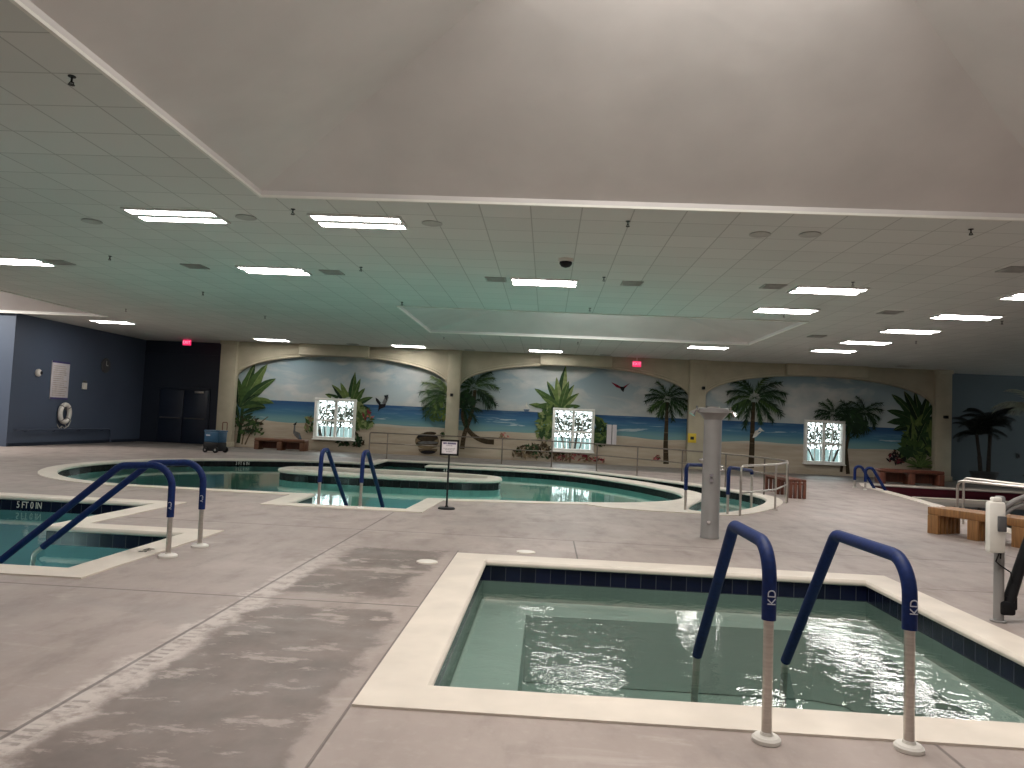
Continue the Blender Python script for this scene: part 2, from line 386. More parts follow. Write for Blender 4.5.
def offset_loop(poly, d):
    """outward offset of a ccw loop, mitred"""
    n = len(poly); out = []
    for i in range(n):
        a, b, c = Vector(poly[i-1]), Vector(poly[i]), Vector(poly[(i+1) % n])
        e1 = (b-a).normalized(); e2 = (c-b).normalized(); n1 = Vector((e1.y, -e1.x)); n2 = Vector((e2.y, -e2.x))
        m_ = (n1+n2); m_ = m_.normalized() if m_.length > 1e-6 else n1
        k = max(.55, m_.dot(n1)); out.append(tuple(b+m_*(d/k)))
    return out
def sweep_loop(mb, poly, prof, mi=0):
    loops = [offset_loop(poly, d) for d, z in prof]; n = len(poly); vs = []
    for L, (d, z) in zip(loops, prof): vs += [(x, y, z) for x, y in L]
    fs = []
    for j in range(len(prof)-1):
        for i in range(n): fs.append((j*n+i, (j+1)*n+i, (j+1)*n+(i+1) % n, j*n+(i+1) % n))
    mb.add(vs, fs, mi)
def wall_loop(mb, poly, z0, z1, mi=0, inward=True):
    n = len(poly); u = 0
    for i in range(n):
        a, b = poly[i], poly[(i+1) % n]; L = math.dist(a, b)
        o = len(mb.f); q = [(a[0], a[1], z0), (a[0], a[1], z1), (b[0], b[1], z1), (b[0], b[1], z0)]; w = [(u, z0+.045), (u, z1+.045), (u+L, z1+.045), (u+L, z0+.045)]
        if not inward: q.reverse(); w.reverse()
        mb.add(q, [(0, 1, 2, 3)], mi); mb.uv[o] = w; u += L
def text_mesh(txt, size, extrude=.002, align='CENTER'):
    cu = bpy.data.curves.new('lettering', 'FONT'); cu.body = txt; cu.size = size; cu.extrude = extrude; cu.align_x = align; cu.align_y = 'CENTER'
    ob = bpy.data.objects.new('lettering_source', cu); COL.objects.link(ob)
    bpy.context.view_layer.update()
    dg = bpy.context.evaluated_depsgraph_get(); me = bpy.data.meshes.new_from_object(ob.evaluated_get(dg))
    bpy.data.objects.remove(ob); bpy.data.curves.remove(cu); return me
def lettering(txt, size, M4, material, parent, name='lettering', wrap=None, extrude=.002):
    me = text_mesh(txt, size, extrude)
    if wrap:                       # wrap around an upright pipe of radius wrap
        for v in me.vertices:
            a = v.co.x/wrap; rr = wrap+v.co.z; v.co = Vector((rr*math.sin(a), -rr*math.cos(a), v.co.y))
    me.transform(M4); me.materials.clear(); me.materials.append(material); me.name = name
    o = bpy.data.objects.new(name, me); COL.objects.link(o); o.parent = parent; return o
FACE = Matrix.Rotation(R(90), 4, 'X')       # text plane facing -Y

# ------------------------------------------------------------------ pools: outlines
tubA = [(-.58, 3.90), (3.20, 3.90), (3.20, 7.52), (-.58, 7.52)]
poolB = ccw([(-9.5, 6.1), (-3.95, 6.1), (-3.95, 8.12), (-5.55, 8.12), (-5.55, 10.45), (-9.5, 10.45)])
_c = [(-5.05, 21.75), (-7.2, 21.45), (-9.0, 20.4), (-10.1, 19.0), (-10.5, 17.2), (-10.2, 15.3), (-9.2, 13.7), (-7.8, 12.85), (-6.2, 12.72), (-4.0, 12.72),   # 0-9
      (-3.95, 11.28), (-2.08, 11.28), (-2.02, 12.95), (-.6, 13.25), (.6, 13.55), (1.7, 14.05), (2.65, 15.0), (2.98, 16.1), (2.85, 17.4), (2.0, 19.4), (.6, 21.2), (-1.3, 21.85), (-3.5, 21.75),   # 10-22
      (-3.5, 22.35), (-1.2, 22.5), (.9, 21.75), (2.45, 19.75), (3.35, 17.6), (3.45, 16.2), (2.95, 14.8), (2.55, 13.5), (2.72, 13.05),   # 23-31
      (3.12, 13.05), (4.0, 14.3), (4.7, 15.9), (4.8, 17.2), (4.35, 18.6), (3.3, 20.4), (1.55, 22.6), (-.2, 23.6), (-2.9, 23.75), (-5.1, 23.7)]   # 32-41
poolC = ccw(smooth_closed(_c, 4, sharp={0, 9, 10, 11, 12, 22, 23, 41}))
poolE = ccw([(7.45, 10.6), (7.85, 13.2), (8.75, 16.9), (9.55, 22.2), (10.0, 23.4), (12.5, 23.2), (20.5, 22.4), (20.5, 10.6)])
cop_prof = [(.30, -.02), (.30, .012), (.03, .018), (-.015, .012), (-.032, -.004), (-.036, -.02), (-.030, -.038), (-.010, -.047), (.02, -.047)]

mb = MB(); vs, fs = fill([(-24, -5), (26, -5), (26, 29), (-24, 29)], [tubA, poolB, poolC, poolE], 0); mb.add(vs, fs)
struct('floor', mb, M['floor'], smooth=0)

def pool(name, label, cat, poly, depth, tile_m, plaster, water, wz=-.19, tile_to=-.20, steps=None):
    root = thing(name, label, cat)
    b = MB(); sweep_loop(b, poly, cop_prof); b.build('coping', M['coping'], root)
    t = MB(); wall_loop(t, poly, tile_to, -.04); t.build('waterline_tiles', tile_m, root, 0)
    s = MB(); wall_loop(s, poly, depth, tile_to); v, f = fill(poly, [], depth); s.add(v, f); s.build('basin', plaster, root, 0)
    w = MB(); v, f = fill(offset_loop(poly, -.004), [], wz); w.add(v, f); w.build('water', water, root, 0)
    return root
# ---- hot tub in the foreground
tub = pool('hot_tub', 'rectangular grey green hot tub with wide cream coping and two blue rails', 'hot tub', tubA, -1.0, M['navy_tile'], M['plaster_tub'], M['water_tub'])
b = MB()
zb = -.38
b.prism(ccw([(-.575, 3.905), (-.12, 3.905), (-.12, 6.98), (2.5, 6.98), (2.75, 6.88), (2.86, 6.6), (2.86, 3.905), (3.195, 3.905), (3.195, 7.515), (-.575, 7.515)]), -.99, zb)
b.build('underwater_bench', M['plaster_step'], tub, 0)
b = MB(); b.box(.6, 2.1, 3.91, 4.25, -.99, -.55); b.box(.6, 2.1, 4.25, 4.6, -.99, -.78); b.build('underwater_steps', M['plaster_tub'], tub, 0)
# ---- stepped pool on the left
pb = pool('swimming_pool', 'teal pool with stepped cream coping and two long sloping blue rails', 'pool', poolB, -1.15, M['navy_tile'], M['plaster_left'], M['water_pool'])
b = MB()
for k in range(4): b.box(-4.3-.3*k, -3.955-(.3*k if k else 0), 6.11, 8.11, -1.14, -.36-.2*k)
b.build('underwater_steps', M['plaster_left'], pb, 0)
NARROW = Matrix.Diagonal((.72, 1, 1, 1))
lettering('5 FT 0 IN', .135, Matrix.Translation((-7.42, 10.438, -.115)) @ FACE @ NARROW, M['white_plastic'], pb, 'depth_marker')
lettering('5 FT', .11, Matrix.Translation((-3.77, 7.0, .021)) @ Matrix.Rotation(R(90), 4, 'Z'), M['black'], pb, 'depth_marker', extrude=.001)
b = MB(); b.lathe([(.001, 0), (.13, .0), (.13, .02), (.11, .03)], n=18, M4=Matrix.Translation((-6.6, 6.105, -.55)) @ Matrix.Rotation(R(-90), 4, 'X')); b.build('underwater_light', M['pool_lamp'], pb)
# ---- big round pool with ramp channel and island
pc = pool('swimming_pool', 'large rounded teal pool with an oval island and curving ramp channel', 'pool', poolC, -1.2, M['black_tile'], M['plaster_pool'], M['water_pool'])
isl = []
for k in range(40):
    a = 2*math.pi*k/40; c_, s_ = math.cos(a), math.sin(a); e = .7
    isl.append((-3.7+2.65*math.copysign(abs(c_)**e, c_), 17.75+.95*math.copysign(abs(s_)**e, s_)))
isl = ccw(isl)
b = MB(); wall_loop(b, isl, -.20, .0, inward=False); b.build('island_tiles', M['black_tile'], pc, 0)
b = MB(); wall_loop(b, isl, -1.19, -.20, inward=False); b.build('island_wall', M['plaster_pool'], pc, 0)
inner = ccw(offset_loop(isl, -.32))
b = MB(); lo = isl; n = len(lo)
prof = [(.0, -.03), (.035, -.01), (.04, .03), (.02, .06), (-.03, .07), (-.30, .065), (-.32, .03), (-.32, -.12)]
sweep_loop(b, isl, list(reversed(prof))); b.build('island_coping', M['coping'], pc)
b = MB(); v, f = fill(inner, [], -.02); b.add(v, f); b.build('island_water', M['water_pool'], pc, 0)
b = MB(); v, f = fill(inner, [], -.5); b.add(v, f); wall_loop(b, inner, -.5, -.02); b.build('island_basin', M['plaster_tub'], pc, 0)
b = MB(); ap = ccw([(.7, 13.3), (1.75, 13.85), (2.75, 14.9), (2.95, 15.1), (2.35, 13.5), (2.5, 12.85), (2.75, 12.72), (1.9, 12.72), (1.1, 12.9)]); b.prism(ap, -.04, .017); b.build('coping_apron', M['coping'], pc)
b = MB(); chan = ccw([(2.72, 13.1), (3.1, 13.1), (4.0, 14.35), (4.65, 15.9), (4.75, 17.2), (4.3, 18.5), (3.25, 20.35), (2.5, 19.8), (3.4, 17.6), (3.5, 16.2), (3.0, 14.8), (2.6, 13.5)])
v, f = fill(chan, [], -.42); b.add(v, f); wall_loop(b, chan, -1.1, -.42, inward=False); b.build('ramp_floor', M['plaster_step'], pc, 0)
def on_edge(x, y, poly):
    best = None
    for i in range(len(poly)):
        a_, b_ = Vector(poly[i]), Vector(poly[(i+1) % len(poly)]); d_ = b_-a_; t_ = max(0, min(1, (Vector((x, y))-a_).dot(d_)/d_.length_squared)); q_ = a_+d_*t_; D_ = (q_-Vector((x, y))).length
        if best is None or D_ < best[0]: d_.normalize(); best = (D_, q_, math.atan2(-d_.y, -d_.x), Vector((-d_.y, d_.x)))
    return best[1:]
for tx, x, y in (('3 FT 6 IN', -8.58, 20.72), ('4 FT', -2.9, 21.8)):
    pm, an, nn = on_edge(x, y, poolC); pm = pm+nn*.012
    lettering(tx, .135, Matrix.Translation((pm.x, pm.y, -.11)) @ Matrix.Rotation(an, 4, 'Z') @ FACE @ NARROW, M['white_plastic'], pc, 'depth_marker')
for x, y in ((-9.6, 14.2), (-6.0, 12.72), (-.2, 13.35), (2.3, 14.6)):
    pm, an, nn = on_edge(x, y, poolC); pm = pm+nn*.004
    b = MB(); b.lathe([(.001, 0), (.14, 0), (.14, .02), (.12, .03)], n=18, M4=Matrix.Translation((pm.x, pm.y, -.6)) @ Matrix.Rotation(an, 4, 'Z') @ Matrix.Rotation(R(90), 4, 'X')); b.build('underwater_light', M['pool_lamp'], pc)
# ---- dark pool far right
pe = pool('swimming_pool', 'dark red lined pool behind the tan slatted bench and steel handrails', 'pool', poolE, -1.0, M['red_tile'], M['red_tile'], M['water_red'])
b = MB(); b.box(9.9, 20.4, 20.2, 20.55, -.99, -.10); b.build('dividing_wall', M['coping'], pe)

# ------------------------------------------------------------------ room shell
WB = 27.7
wins = [(-8.79, -7.21, .45, 2.0), (.20, 1.76, .42, 2.02), (9.42, 10.87, .40, 1.99)]
def wall_with_holes(mb, x0, x1, z0, z1, y0, y1, holes):
    xs = x0
    for (a, b_, c, d) in sorted(holes):
        mb.box(xs, a, y0, y1, z0, z1); mb.box(a, b_, y0, y1, z0, c); mb.box(a, b_, y0, y1, d, z1); xs = b_
    mb.box(xs, x1, y0, y1, z0, z1)
ins = .07
b = MB(); wall_with_holes(b, -12.4, 14.5, 0, CEIL, WB+.02, WB+.22, [(a+ins, b_-ins, c+ins, d-ins) for a, b_, c, d in wins]); struct('wall_back', b, M['cream'])
b = MB(); b.box(-16.2, -12.4, 28.5, 28.7, 0, CEIL); b.box(-12.4, -12.36, 27.5, 28.7, 0, CEIL); struct('wall_back_left', b, M['navy_wall'])
b = MB(); b.box(14.5, 26.2, 28.6, 28.8, 0, CEIL); b.box(14.46, 14.5, 27.5, 28.8, 0, CEIL); struct('wall_back_right', b, M['alcove'])
b = MB(); b.box(-16.2, -16, 21.3, 28.5, 0, CEIL); b.box(-24, -16.2, 21.3, 21.5, 0, CEIL); struct('wall_left', b, M['blue_wall'])
b = MB(); b.box(-24.2, -24, -5, 21.5, 0, CEIL); struct('wall_left_far', b, M['plain_wall'])
b = MB()
Mr = Matrix.Translation((26, 0, 0)) @ Matrix.Rotation(R(90), 4, 'Z')
b2 = MB(); wall_with_holes(b2, -5, 28.8, 0, CEIL, -.2, 0, [(20.0, 26.4, .1, 3.3)])
b2.v = [tuple(Mr @ Vector(v)) for v in b2.v]; struct('wall_right', b2, M['plain_wall'])
b = MB(); b.box(-24.2, 26.2, -5.2, -5, 0, CEIL); struct('wall_front', b, M['plain_wall'])
# ceiling with three coffers
cof = [(-3.55, 5.88, 1.2, 8.62, 1.85), (-3.6, 5.8, 17.05, 21.9, 1.15), (-22.6, -13.15, 16.5, 21.15, 1.15)]
b = MB(); v, f = fill([(-24.2, -5.2), (26.2, -5.2), (26.2, 28.8), (-24.2, 28.8)], [[(x0, y0), (x1, y0), (x1, y1), (x0, y1)] for x0, x1, y0, y1, h in cof], CEIL, flip=True); b.add(v, f)
struct('ceiling', b, M['ceil'], smooth=0)
cof_lab = ['large plaster ceiling coffer overhead with a white edge trim', 'coffer sunk into the ceiling above the round pool', 'cream coffer in the ceiling beside the blue wall']
for i, (x0, x1, y0, y1, h) in enumerate(cof):
    root = thing('ceiling_coffer', cof_lab[i], 'ceiling coffer', ((x0+x1)/2, (y0+y1)/2, CEIL), 0, 'ceiling coffers')
    a, c = (x1-x0)/2, (y1-y0)/2; k = .34 if i == 0 else .26; top = h*(1-k); lip = .05
    b = MB(); N = 10
    lo = [(-a, -c), (a, -c), (a, c), (-a, c)]
    vs = [(x, y, 0) for x, y in lo]+[(x, y, lip) for x, y in lo]+[(x*k, y*k, lip+top) for x, y in lo]
    b.add(vs, [(i0+r*4, (i0+1) % 4+r*4, (i0+1) % 4+(r+1)*4, i0+(r+1)*4) for r in range(2) for i0 in range(4)])
    b.build('slopes', M['coffer'], root, 0)
    b = MB(); b.add([(x*k, y*k, lip+top) for x, y in lo], [(3, 2, 1, 0)]); b.build('skylight_panel', (M['skylight'], M['skylight_dim'], M['skylight_bright'])[i], root, 0)
    b = MB(); w = .035
    b.box(-a-w, a+w, -c-w, -c, -.03, -.001); b.box(-a-w, a+w, c, c+w, -.03, -.001); b.box(-a-w, -a, -c, c, -.03, -.001); b.box(a, a+w, -c, c, -.03, -.001)
    b.build('edge_trim', M['white_paint'], root, 0)
# baseboards
b = MB(); b.box(-16, -15.97, 21.3, 28.5, 0, .1); struct('baseboard_left', b, M['navy_wall'])
# pillars, arches
for k, (x0, x1) in enumerate([(-12.44, -11.82), (-3.77, -3.30), (5.15, 5.76), (13.95, 14.52)]):
    b = MB(); b.bbox(x0, x1, 27.34, 27.63, 0, 3.998, .03)
    b.bbox(x0-.03, x1+.03, 27.31, 27.62, 0, .18, .015); b.bbox(x0-.03, x1+.03, 27.31, 27.62, 3.86, 3.997, .015)
    o = struct('pillar', b, M['cream']); tag(o, ['cream pillar between the navy doors and the first mural', 'cream pillar with a small camera, between the first and second murals', 'cream pillar with a yellow notice, between the second and third murals', 'cream pillar next to the dark alcove with potted palms'][k], 'pillar', 'mural wall pillars')
bays = [(-11.84, -3.75), (-3.32, 5.17), (5.74, 13.97)]
def arch_pts(x0, x1, n=36):
    cx, hw = (x0+x1)/2, (x1-x0)/2; out = []
    for k in range(n+1):
        u = -1+2*k/n; u = math.sin(u*math.pi/2); out.append((cx+hw*u, 2.60+.98*max(0, 1-abs(u)**2.05)**(1/2.05)))
    return out
for k, (x0, x1) in enumerate(bays):
    P = arch_pts(x0, x1); b = MB(); n = len(P)
    for y, fl in ((27.50, 0), (27.63, 1)):
        o = len(b.v); vs = [(x, y, z) for x, z in P]+[(x, y, 3.999) for x, z in P]
        b.add(vs, [((i, i+1, n+i+1, n+i) if not fl else (i+1, i, n+i, n+i+1)) for i in range(n-1)])
    vs = [(x, 27.50, z) for x, z in P]+[(x, 27.63, z) for x, z in P]; b.add(vs, [(i+1, i, n+i, n+i+1) for i in range(n-1)])
    b.box(x0, x1, 27.46, 27.50, 3.80, 3.90)
    o = struct('trim_%d' % (k+1), b, M['cream'], smooth=30)
    b = MB(); b.tube([(x, 27.495, z+.03) for x, z in P], .026, 8); b.tube([(x, 27.497, z+.13) for x, z in P if z > 2.7], .014, 6); b.build('arch_molding', M['cream'], o)
# ducts above the murals
for k, (x0, x1) in enumerate([(-9.39, -6.76), (-.34, 2.28), (8.62, 11.49)]):
    r_ = thing('air_duct', ['boxed cream air duct over the first mural', 'boxed cream air duct over the middle mural', 'boxed cream air duct over the third mural'][k], 'duct', ((x0+x1)/2, 27.2, 3.58), 0, 'boxed ducts over the murals')
    w = (x1-x0)/2; b = MB(); b.bbox(-w, w, 0, .255, 0, .415, .012); b.build('housing', M['cream'], r_)
    b = MB(); b.box(-.02, .02, -.006, .02, .03, .40); b.build('seam_strip', M['cream'], r_)

# ------------------------------------------------------------------ windows
for k, (x0, x1, z0, z1) in enumerate(wins):
    root = thing('window_%d' % (k+1), ['white framed window beside the painted heron and wooden bench', 'white framed window behind the railing, middle mural', 'white framed window in front of the painted drooping palms'][k], 'window', ((x0+x1)/2, WB, (z0+z1)/2)); root['kind'] = 'structure'
    a, c = (x1-x0)/2, (z1-z0)/2; b = MB(); w = .10; yf, yb = -.14, .16
    b.bbox(-a, a, yf, yb, c-w, c, .012); b.bbox(-a, a, yf, yb, -c, -c+w, .012); b.bbox(-a, -a+w, yf, yb, -c+w, c-w, .012); b.bbox(a-w, a, yf, yb, -c+w, c-w, .012)
    b.bbox(-a-.03, a+.03, yf-.03, 0, -c-.03, -c+.01, .008)
    b.build('window_frame', M['white_paint'], root)
    b = MB(); b.box(-.045, .045, -.02, .06, -c+w, c-w); b.box(-a+w, a-w, -.01, .05, -.10, -.03)
    for s in (-1, 1): b.box(s*(a-w)/2-.012, s*(a-w)/2+.012, .0, .04, -c+w, c-w)
    b.box(-a+w, a-w, .0, .04, c-w-.26, c-w-.235)
    b.build('muntins', M['white_paint'], root)
    b = MB(); b.box(-a+w, a-w, .06, .068, -c+w, c-w); b.build('glass', M['glass'], root)
root = thing('window_4', 'tall glazed opening added out of view beside the palm alcove', 'window', (26.1, 23.2, 1.7)); root['kind'] = 'structure'  # unseen opening, added to light the alcove from the side
b = MB(); b.box(-.1, .1, -3.2, -3.1, -1.6, 1.6); b.box(-.1, .1, 3.1, 3.2, -1.6, 1.6); b.box(-.1, .1, -.04, .04, -1.6, 1.6); b.box(-.1, .1, -3.1, 3.1, 1.5, 1.6); b.box(-.1, .1, -3.1, 3.1, -1.6, -1.5); b.build('window_frame', M['white_paint'], root)
b = MB(); b.box(-.005, .005, -3.1, 3.1, -1.5, 1.5); b.build('glass', M['glass'], root)
# the garden beyond
b = MB(); b.box(-60, 70, 28.9, 70, -.3, -.06); o = struct('outside_ground', b, M['ground_out'])
rng = random.Random(4)
for k, (x, y, lab) in enumerate([(-9.4, 31.6, 'leafy garden shrub seen through the window by the painted heron'), (1.1, 31.5, 'leafy garden shrub seen through the window behind the railing'), (11.6, 31.6, 'leafy garden shrub seen through the window by the drooping palms')]):
    r_ = thing('garden_shrub', lab, 'shrub', (x, y, -.06), 0, 'garden shrubs'); b = MB()
    for q in range(1100):
        p = Vector((rng.uniform(-1.5, 1.5), rng.uniform(-.4, .4), rng.triangular(.85, 2.15, 1.5)))
        u = Vector((rng.uniform(-1, 1), rng.uniform(-.5, .5), rng.uniform(-1, 1))).normalized(); w = u.cross(Vector((0, 1, .3))).normalized(); L = rng.uniform(.035, .10); W = L*.42
        b.add([p-u*L, p-w*W, p+u*L, p+w*W], [(0, 1, 2, 3)])
    b.build('foliage', M['leaf_out'], r_, 0)
    b = MB()
    for q in range(7):
        xx = rng.uniform(-.9, .9); b.tube([(xx*.3, 0, 0), (xx*.7, 0, .8), (xx*1.3, 0, 1.7)], [.035, .025, .01], 6)
    b.build('stems', M['bark'], r_)
    f_ = thing('garden_fence', ['aqua board fence seen through the window by the painted heron', 'aqua board fence seen through the window behind the railing', 'aqua board fence seen through the window by the drooping palms'][k], 'fence', (x, y+1.0, -.06), 0, 'garden fences'); b = MB()
    for q in range(26): b.box(-2.6+q*.2, -2.6+q*.2+.18, 0, .03, .04, .92)
    b.build('boards', M['fence_out'], f_, 0)
    b = MB()
    for q in (-2.4, 0, 2.4): b.box(q-.04, q+.04, .03, .11, 0, .95)
    b.box(-2.6, 2.6, .03, .07, .3, .38); b.build('posts', M['fence_out'], f_, 0)

# ------------------------------------------------------------------ murals
def in_win(x, z, pad=0): return any(a-pad < x < b_+pad and c-pad < z < d+pad for a, b_, c, d in wins)
class Paint:
    """flat shapes on the wall plane, each a hair in front of the last"""
    def __init__(s, layer): s.mb = MB(); s.y = WB+.012-.004*layer; s.mats = []; s.k = 0
    def mi(s, key):
        if key not in s.mats: s.mats.append(key)
        return s.mats.index(key)
    def poly(s, pts, key):
        if any(in_win(x, z, -.06) for x, z in pts): return
        if any(all(a <= x <= c for x, z in pts) for a, c in ((-20, -12.0), (-3.7, -3.37), (5.22, 5.69), (14.02, 20))): return
        if max(x for x, z in pts) > 14.4: return
        s.k += 1; y = s.y-.00012*s.k
        if area2(pts) < 0: pts = pts[::-1]
        s.mb.add([(x, y, z) for x, z in pts], [tuple(range(len(pts)))], s.mi(key))
    def strip(s, A, B, key):
        """quads between two polylines"""
        for i in range(len(A)-1): s.poly([A[i], A[i+1], B[i+1], B[i]], key)
    def build(s, name, parent):
        return s.mb.build(name, [M[k] for k in s.mats], parent, 0)
def leaf(p, base, ang, L, W, bend, k1, k2, rng, ragged=.25):
    """banana leaf: ang from upright (clockwise +), bend adds to ang along it"""
    N = 9; c = [base]; angs = []
    for i in range(N):
        a = R(ang+bend*(i/N)); angs.append(a); c.append((c[-1][0]+math.sin(a)*L/N, c[-1][1]+math.cos(a)*L/N))
    angs.append(angs[-1]); lft = []; rgt = []
    for i, (x, z) in enumerate(c):
        t = i/N; w = W*(math.sin(math.pi*min(1, t*.93+.07))**.7)*(1-ragged*rng.random()) if 0 < i < N else W*.05
        nx, nz = math.cos(angs[i]), -math.sin(angs[i]); lft.append((x-nx*w, z-nz*w)); rgt.append((x+nx*w, z+nz*w))
    p.strip(lft, c, k1); p.strip(c, rgt, k2)
    m_ = W*.045; p.strip([(x-m_, z) for x, z in c], [(x+m_, z) for x, z in c], 'p_g4')
def frond(p, base, ang, L, bend, lw, k, rng, n=22, ll=.3):
    """painted palm frond: an arching spine with thin hanging leaflets"""
    N = 14; c = [base]; angs = []
    for i in range(N):
        a = R(ang+bend*(i/N)**1.2); angs.append(a); c.append((c[-1][0]+math.sin(a)*L/N, c[-1][1]+math.cos(a)*L/N))
    angs.append(angs[-1])
    p.strip([(x, z-.008) for x, z in c], [(x, z+.008) for x, z in c], k)
    n = int(n*1.15); lw *= .62
    for q in range(n):
        t = .16+.84*q/n; f = t*N; i = min(N-1, int(f)); u = f-i
        x = c[i][0]*(1-u)+c[i+1][0]*u; z = c[i][1]*(1-u)+c[i+1][1]*u
        l = L*ll*.8*(math.sin(math.pi*(.15+.75*t))**.6)*rng.uniform(.6, 1.15)
        for s in (-1, 1):
            a = angs[i]+s*R(rng.uniform(22, 48)); ex, ez = x+math.sin(a)*l, z+math.cos(a)*l-l*.32
            nx, nz = math.cos(a)*lw, -math.sin(a)*lw
            p.poly([(x-nx, z-nz), (x+nx, z+nz), (ex+nx*.25, ez+nz*.25), (ex, ez)], rng.choice([k, k, k, 'p_g1', 'p_g0']))
def trunk(p, pts, w0, w1, key, ring=None):
    n = len(pts); A = []; B = []
    for i, (x, z) in enumerate(pts):
        w = w0+(w1-w0)*i/(n-1); a = pts[max(0, i-1)]; c = pts[min(n-1, i+1)]; d = Vector((c[0]-a[0], c[1]-a[1])).normalized(); A.append((x-d.y*w, z+d.x*w)); B.append((x+d.y*w, z-d.x*w))
    p.strip(A, B, key)
    if ring:
        for i in range(0, n-1):
            for t in (.2, .6):
                l = lambda P: (P[i][0]*(1-t)+P[i+1][0]*t, P[i][1]*(1-t)+P[i+1][1]*t)
                a, c = l(A), l(B); p.poly([a, c, (c[0], c[1]+.022), (a[0], a[1]+.022)], ring)
def grass(p, x, z, n, h, spread, keys, rng):
    for q in range(n):
        a = R(rng.uniform(-spread, spread)); l = h*rng.uniform(.5, 1); bx = x+rng.uniform(-.25, .25)*h
        p.poly([(bx-.02, z), (bx+.02, z), (bx+math.sin(a)*l, z+math.cos(a)*l)], rng.choice(keys))
def bush(p, x, z, w, h, n, keys, rng, s=.12):
    for q in range(n):
        a = rng.uniform(0, math.pi); r_ = rng.random()**.6; cx = x+math.cos(a)*w*r_; cz = z+math.sin(a)*h*r_; d = R(rng.uniform(0, 360)); l = s*rng.uniform(.6, 1.3)
        u = (math.cos(d)*l, math.sin(d)*l); v = (-u[1]*.4, u[0]*.4)
        p.poly([(cx-u[0], cz-u[1]), (cx+v[0], cz+v[1]), (cx+u[0], cz+u[1]), (cx-v[0], cz-v[1])], rng.choice(keys))
def smooth_line(pts, sub=5):
    out = []; n = len(pts)
    for i in range(n-1):
        p0 = Vector(pts[max(0, i-1)]); p1 = Vector(pts[i]); p2 = Vector(pts[i+1]); p3 = Vector(pts[min(n-1, i+2)])
        for k in range(sub):
            t = k/sub; v = .5*((2*p1)+(p2-p0)*t+(2*p0-5*p1+4*p2-p3)*t*t+(3*p1-p0-3*p2+p3)*t**3); out.append((v.x, v.y))
    return out+[tuple(pts[-1])]
def P_(px, py): return wall_pt(px, py, WB)
def sand_line(x): return 1.06+.045*math.sin(x*.9+.5)+.02*math.sin(x*2.7)
def backdrop(root, x0, x1):
    xs = [x0+(x1-x0)*i/40 for i in range(41)]
    for a, b_, c, d in wins:
        for q in (a+ins, b_-ins):
            if x0 < q < x1: xs.append(q)
    xs = sorted(xs); mbs = {'painted_sky': MB(), 'painted_sea': MB(), 'painted_sand': MB()}
    for i in range(len(xs)-1):
        u, v = xs[i], xs[i+1]; mx = (u+v)/2; hole = [(c+ins, d-ins) for a, b_, c, d in wins if a+ins < mx < b_-ins]
        for nm, lo, hi in (('painted_sand', (0, 0), (sand_line(u), sand_line(v))), ('painted_sea', (sand_line(u), sand_line(v)), (1.83, 1.83)), ('painted_sky', (1.83, 1.83), (3.7, 3.7))):
            segs = [(lo, hi)]
            for (h0, h1) in hole:
                ns = []
                for (l, h) in segs:
                    if min(l) < h0: ns.append((l, (min(h[0], h0), min(h[1], h0))))
                    if max(h) > h1: ns.append(((max(l[0], h1), max(l[1], h1)), h))
                segs = ns
            for (l, h) in segs:
                if h[0]-l[0] < 1e-4 and h[1]-l[1] < 1e-4: continue
                mbs[nm].add([(u, WB+.015, l[0]), (v, WB+.015, l[1]), (v, WB+.015, h[1]), (u, WB+.015, h[0])], [(0, 1, 2, 3)])
    for nm, kk in (('painted_sky', 'p_sky'), ('painted_sea', 'p_sea'), ('painted_sand', 'p_sand')): mbs[nm].build(nm, M[kk], root, 0)
mur = [thing('beach_mural', l, 'mural') for l in ('beach mural with a dark flying heron and a rowing boat', 'beach mural with a leaning palm, sailboat and red bird', 'beach mural with a tall upright palm and white pelican')]
for r_, (x0, x1) in zip(mur, bays): backdrop(r_, x0, x1)
rng = random.Random(11)
G = ['p_g0', 'p_g1', 'p_g2', 'p_g3']
# -- left mural
p = Paint(1); bx, bz = P_(238, 443)
trunk(p, smooth_line([(bx, bz), (bx+.06, .9), (bx+.10, 1.6), (bx+.2, 2.1)]), .07, .05, 'p_g1')
for q in range(2): trunk(p, smooth_line([(bx+.15+q*.12, .1), (bx+.25+q*.3, .7), (bx+.6+q*.5, 1.2)]), .03, .015, 'p_br2')
top = P_(241, 408)
for a, L, W, bd, k1, k2 in [(-14, 1.25, .20, 6, 'p_g1', 'p_g2'), (8, 1.75, .22, 14, 'p_g2', 'p_g1'), (22, 1.95, .24, 14, 'p_g2', 'p_g3'), (34, 1.75, .22, 30, 'p_g1', 'p_g2'), (52, 1.35, .19, 62, 'p_g3', 'p_g2'), (60, 1.0, .15, 60, 'p_g1', 'p_g2')]:
    leaf(p, top, a, L, W, bd, k1, k2, rng)
for a, L, bx_, bz_ in [(40, .8, .1, 1.6), (-25, .5, 0, 1.5), (58, .95, .1, 1.25), (-30, .5, 0, 1.1), (62, .9, .1, .75), (75, .7, .1, .6), (30, .6, .1, .9), (-20, .45, 0, .75)]:
    leaf(p, (bx+bx_, bz_), a, L, .085, 35, 'p_g0', 'p_g1', rng, .4)
bush(p, bx+.3, .5, .75, .7, 70, ['p_g0', 'p_g1', 'p_br', 'p_g2'], rng, .1)
p.build('painted_banana_plant', mur[0])
p = Paint(2); tx, tz = P_(351, 450)
trunk(p, [(tx, tz), (tx, .8), (tx-.05, 1.5)], .08, .06, 'p_br')
cx, cz = P_(350, 410)
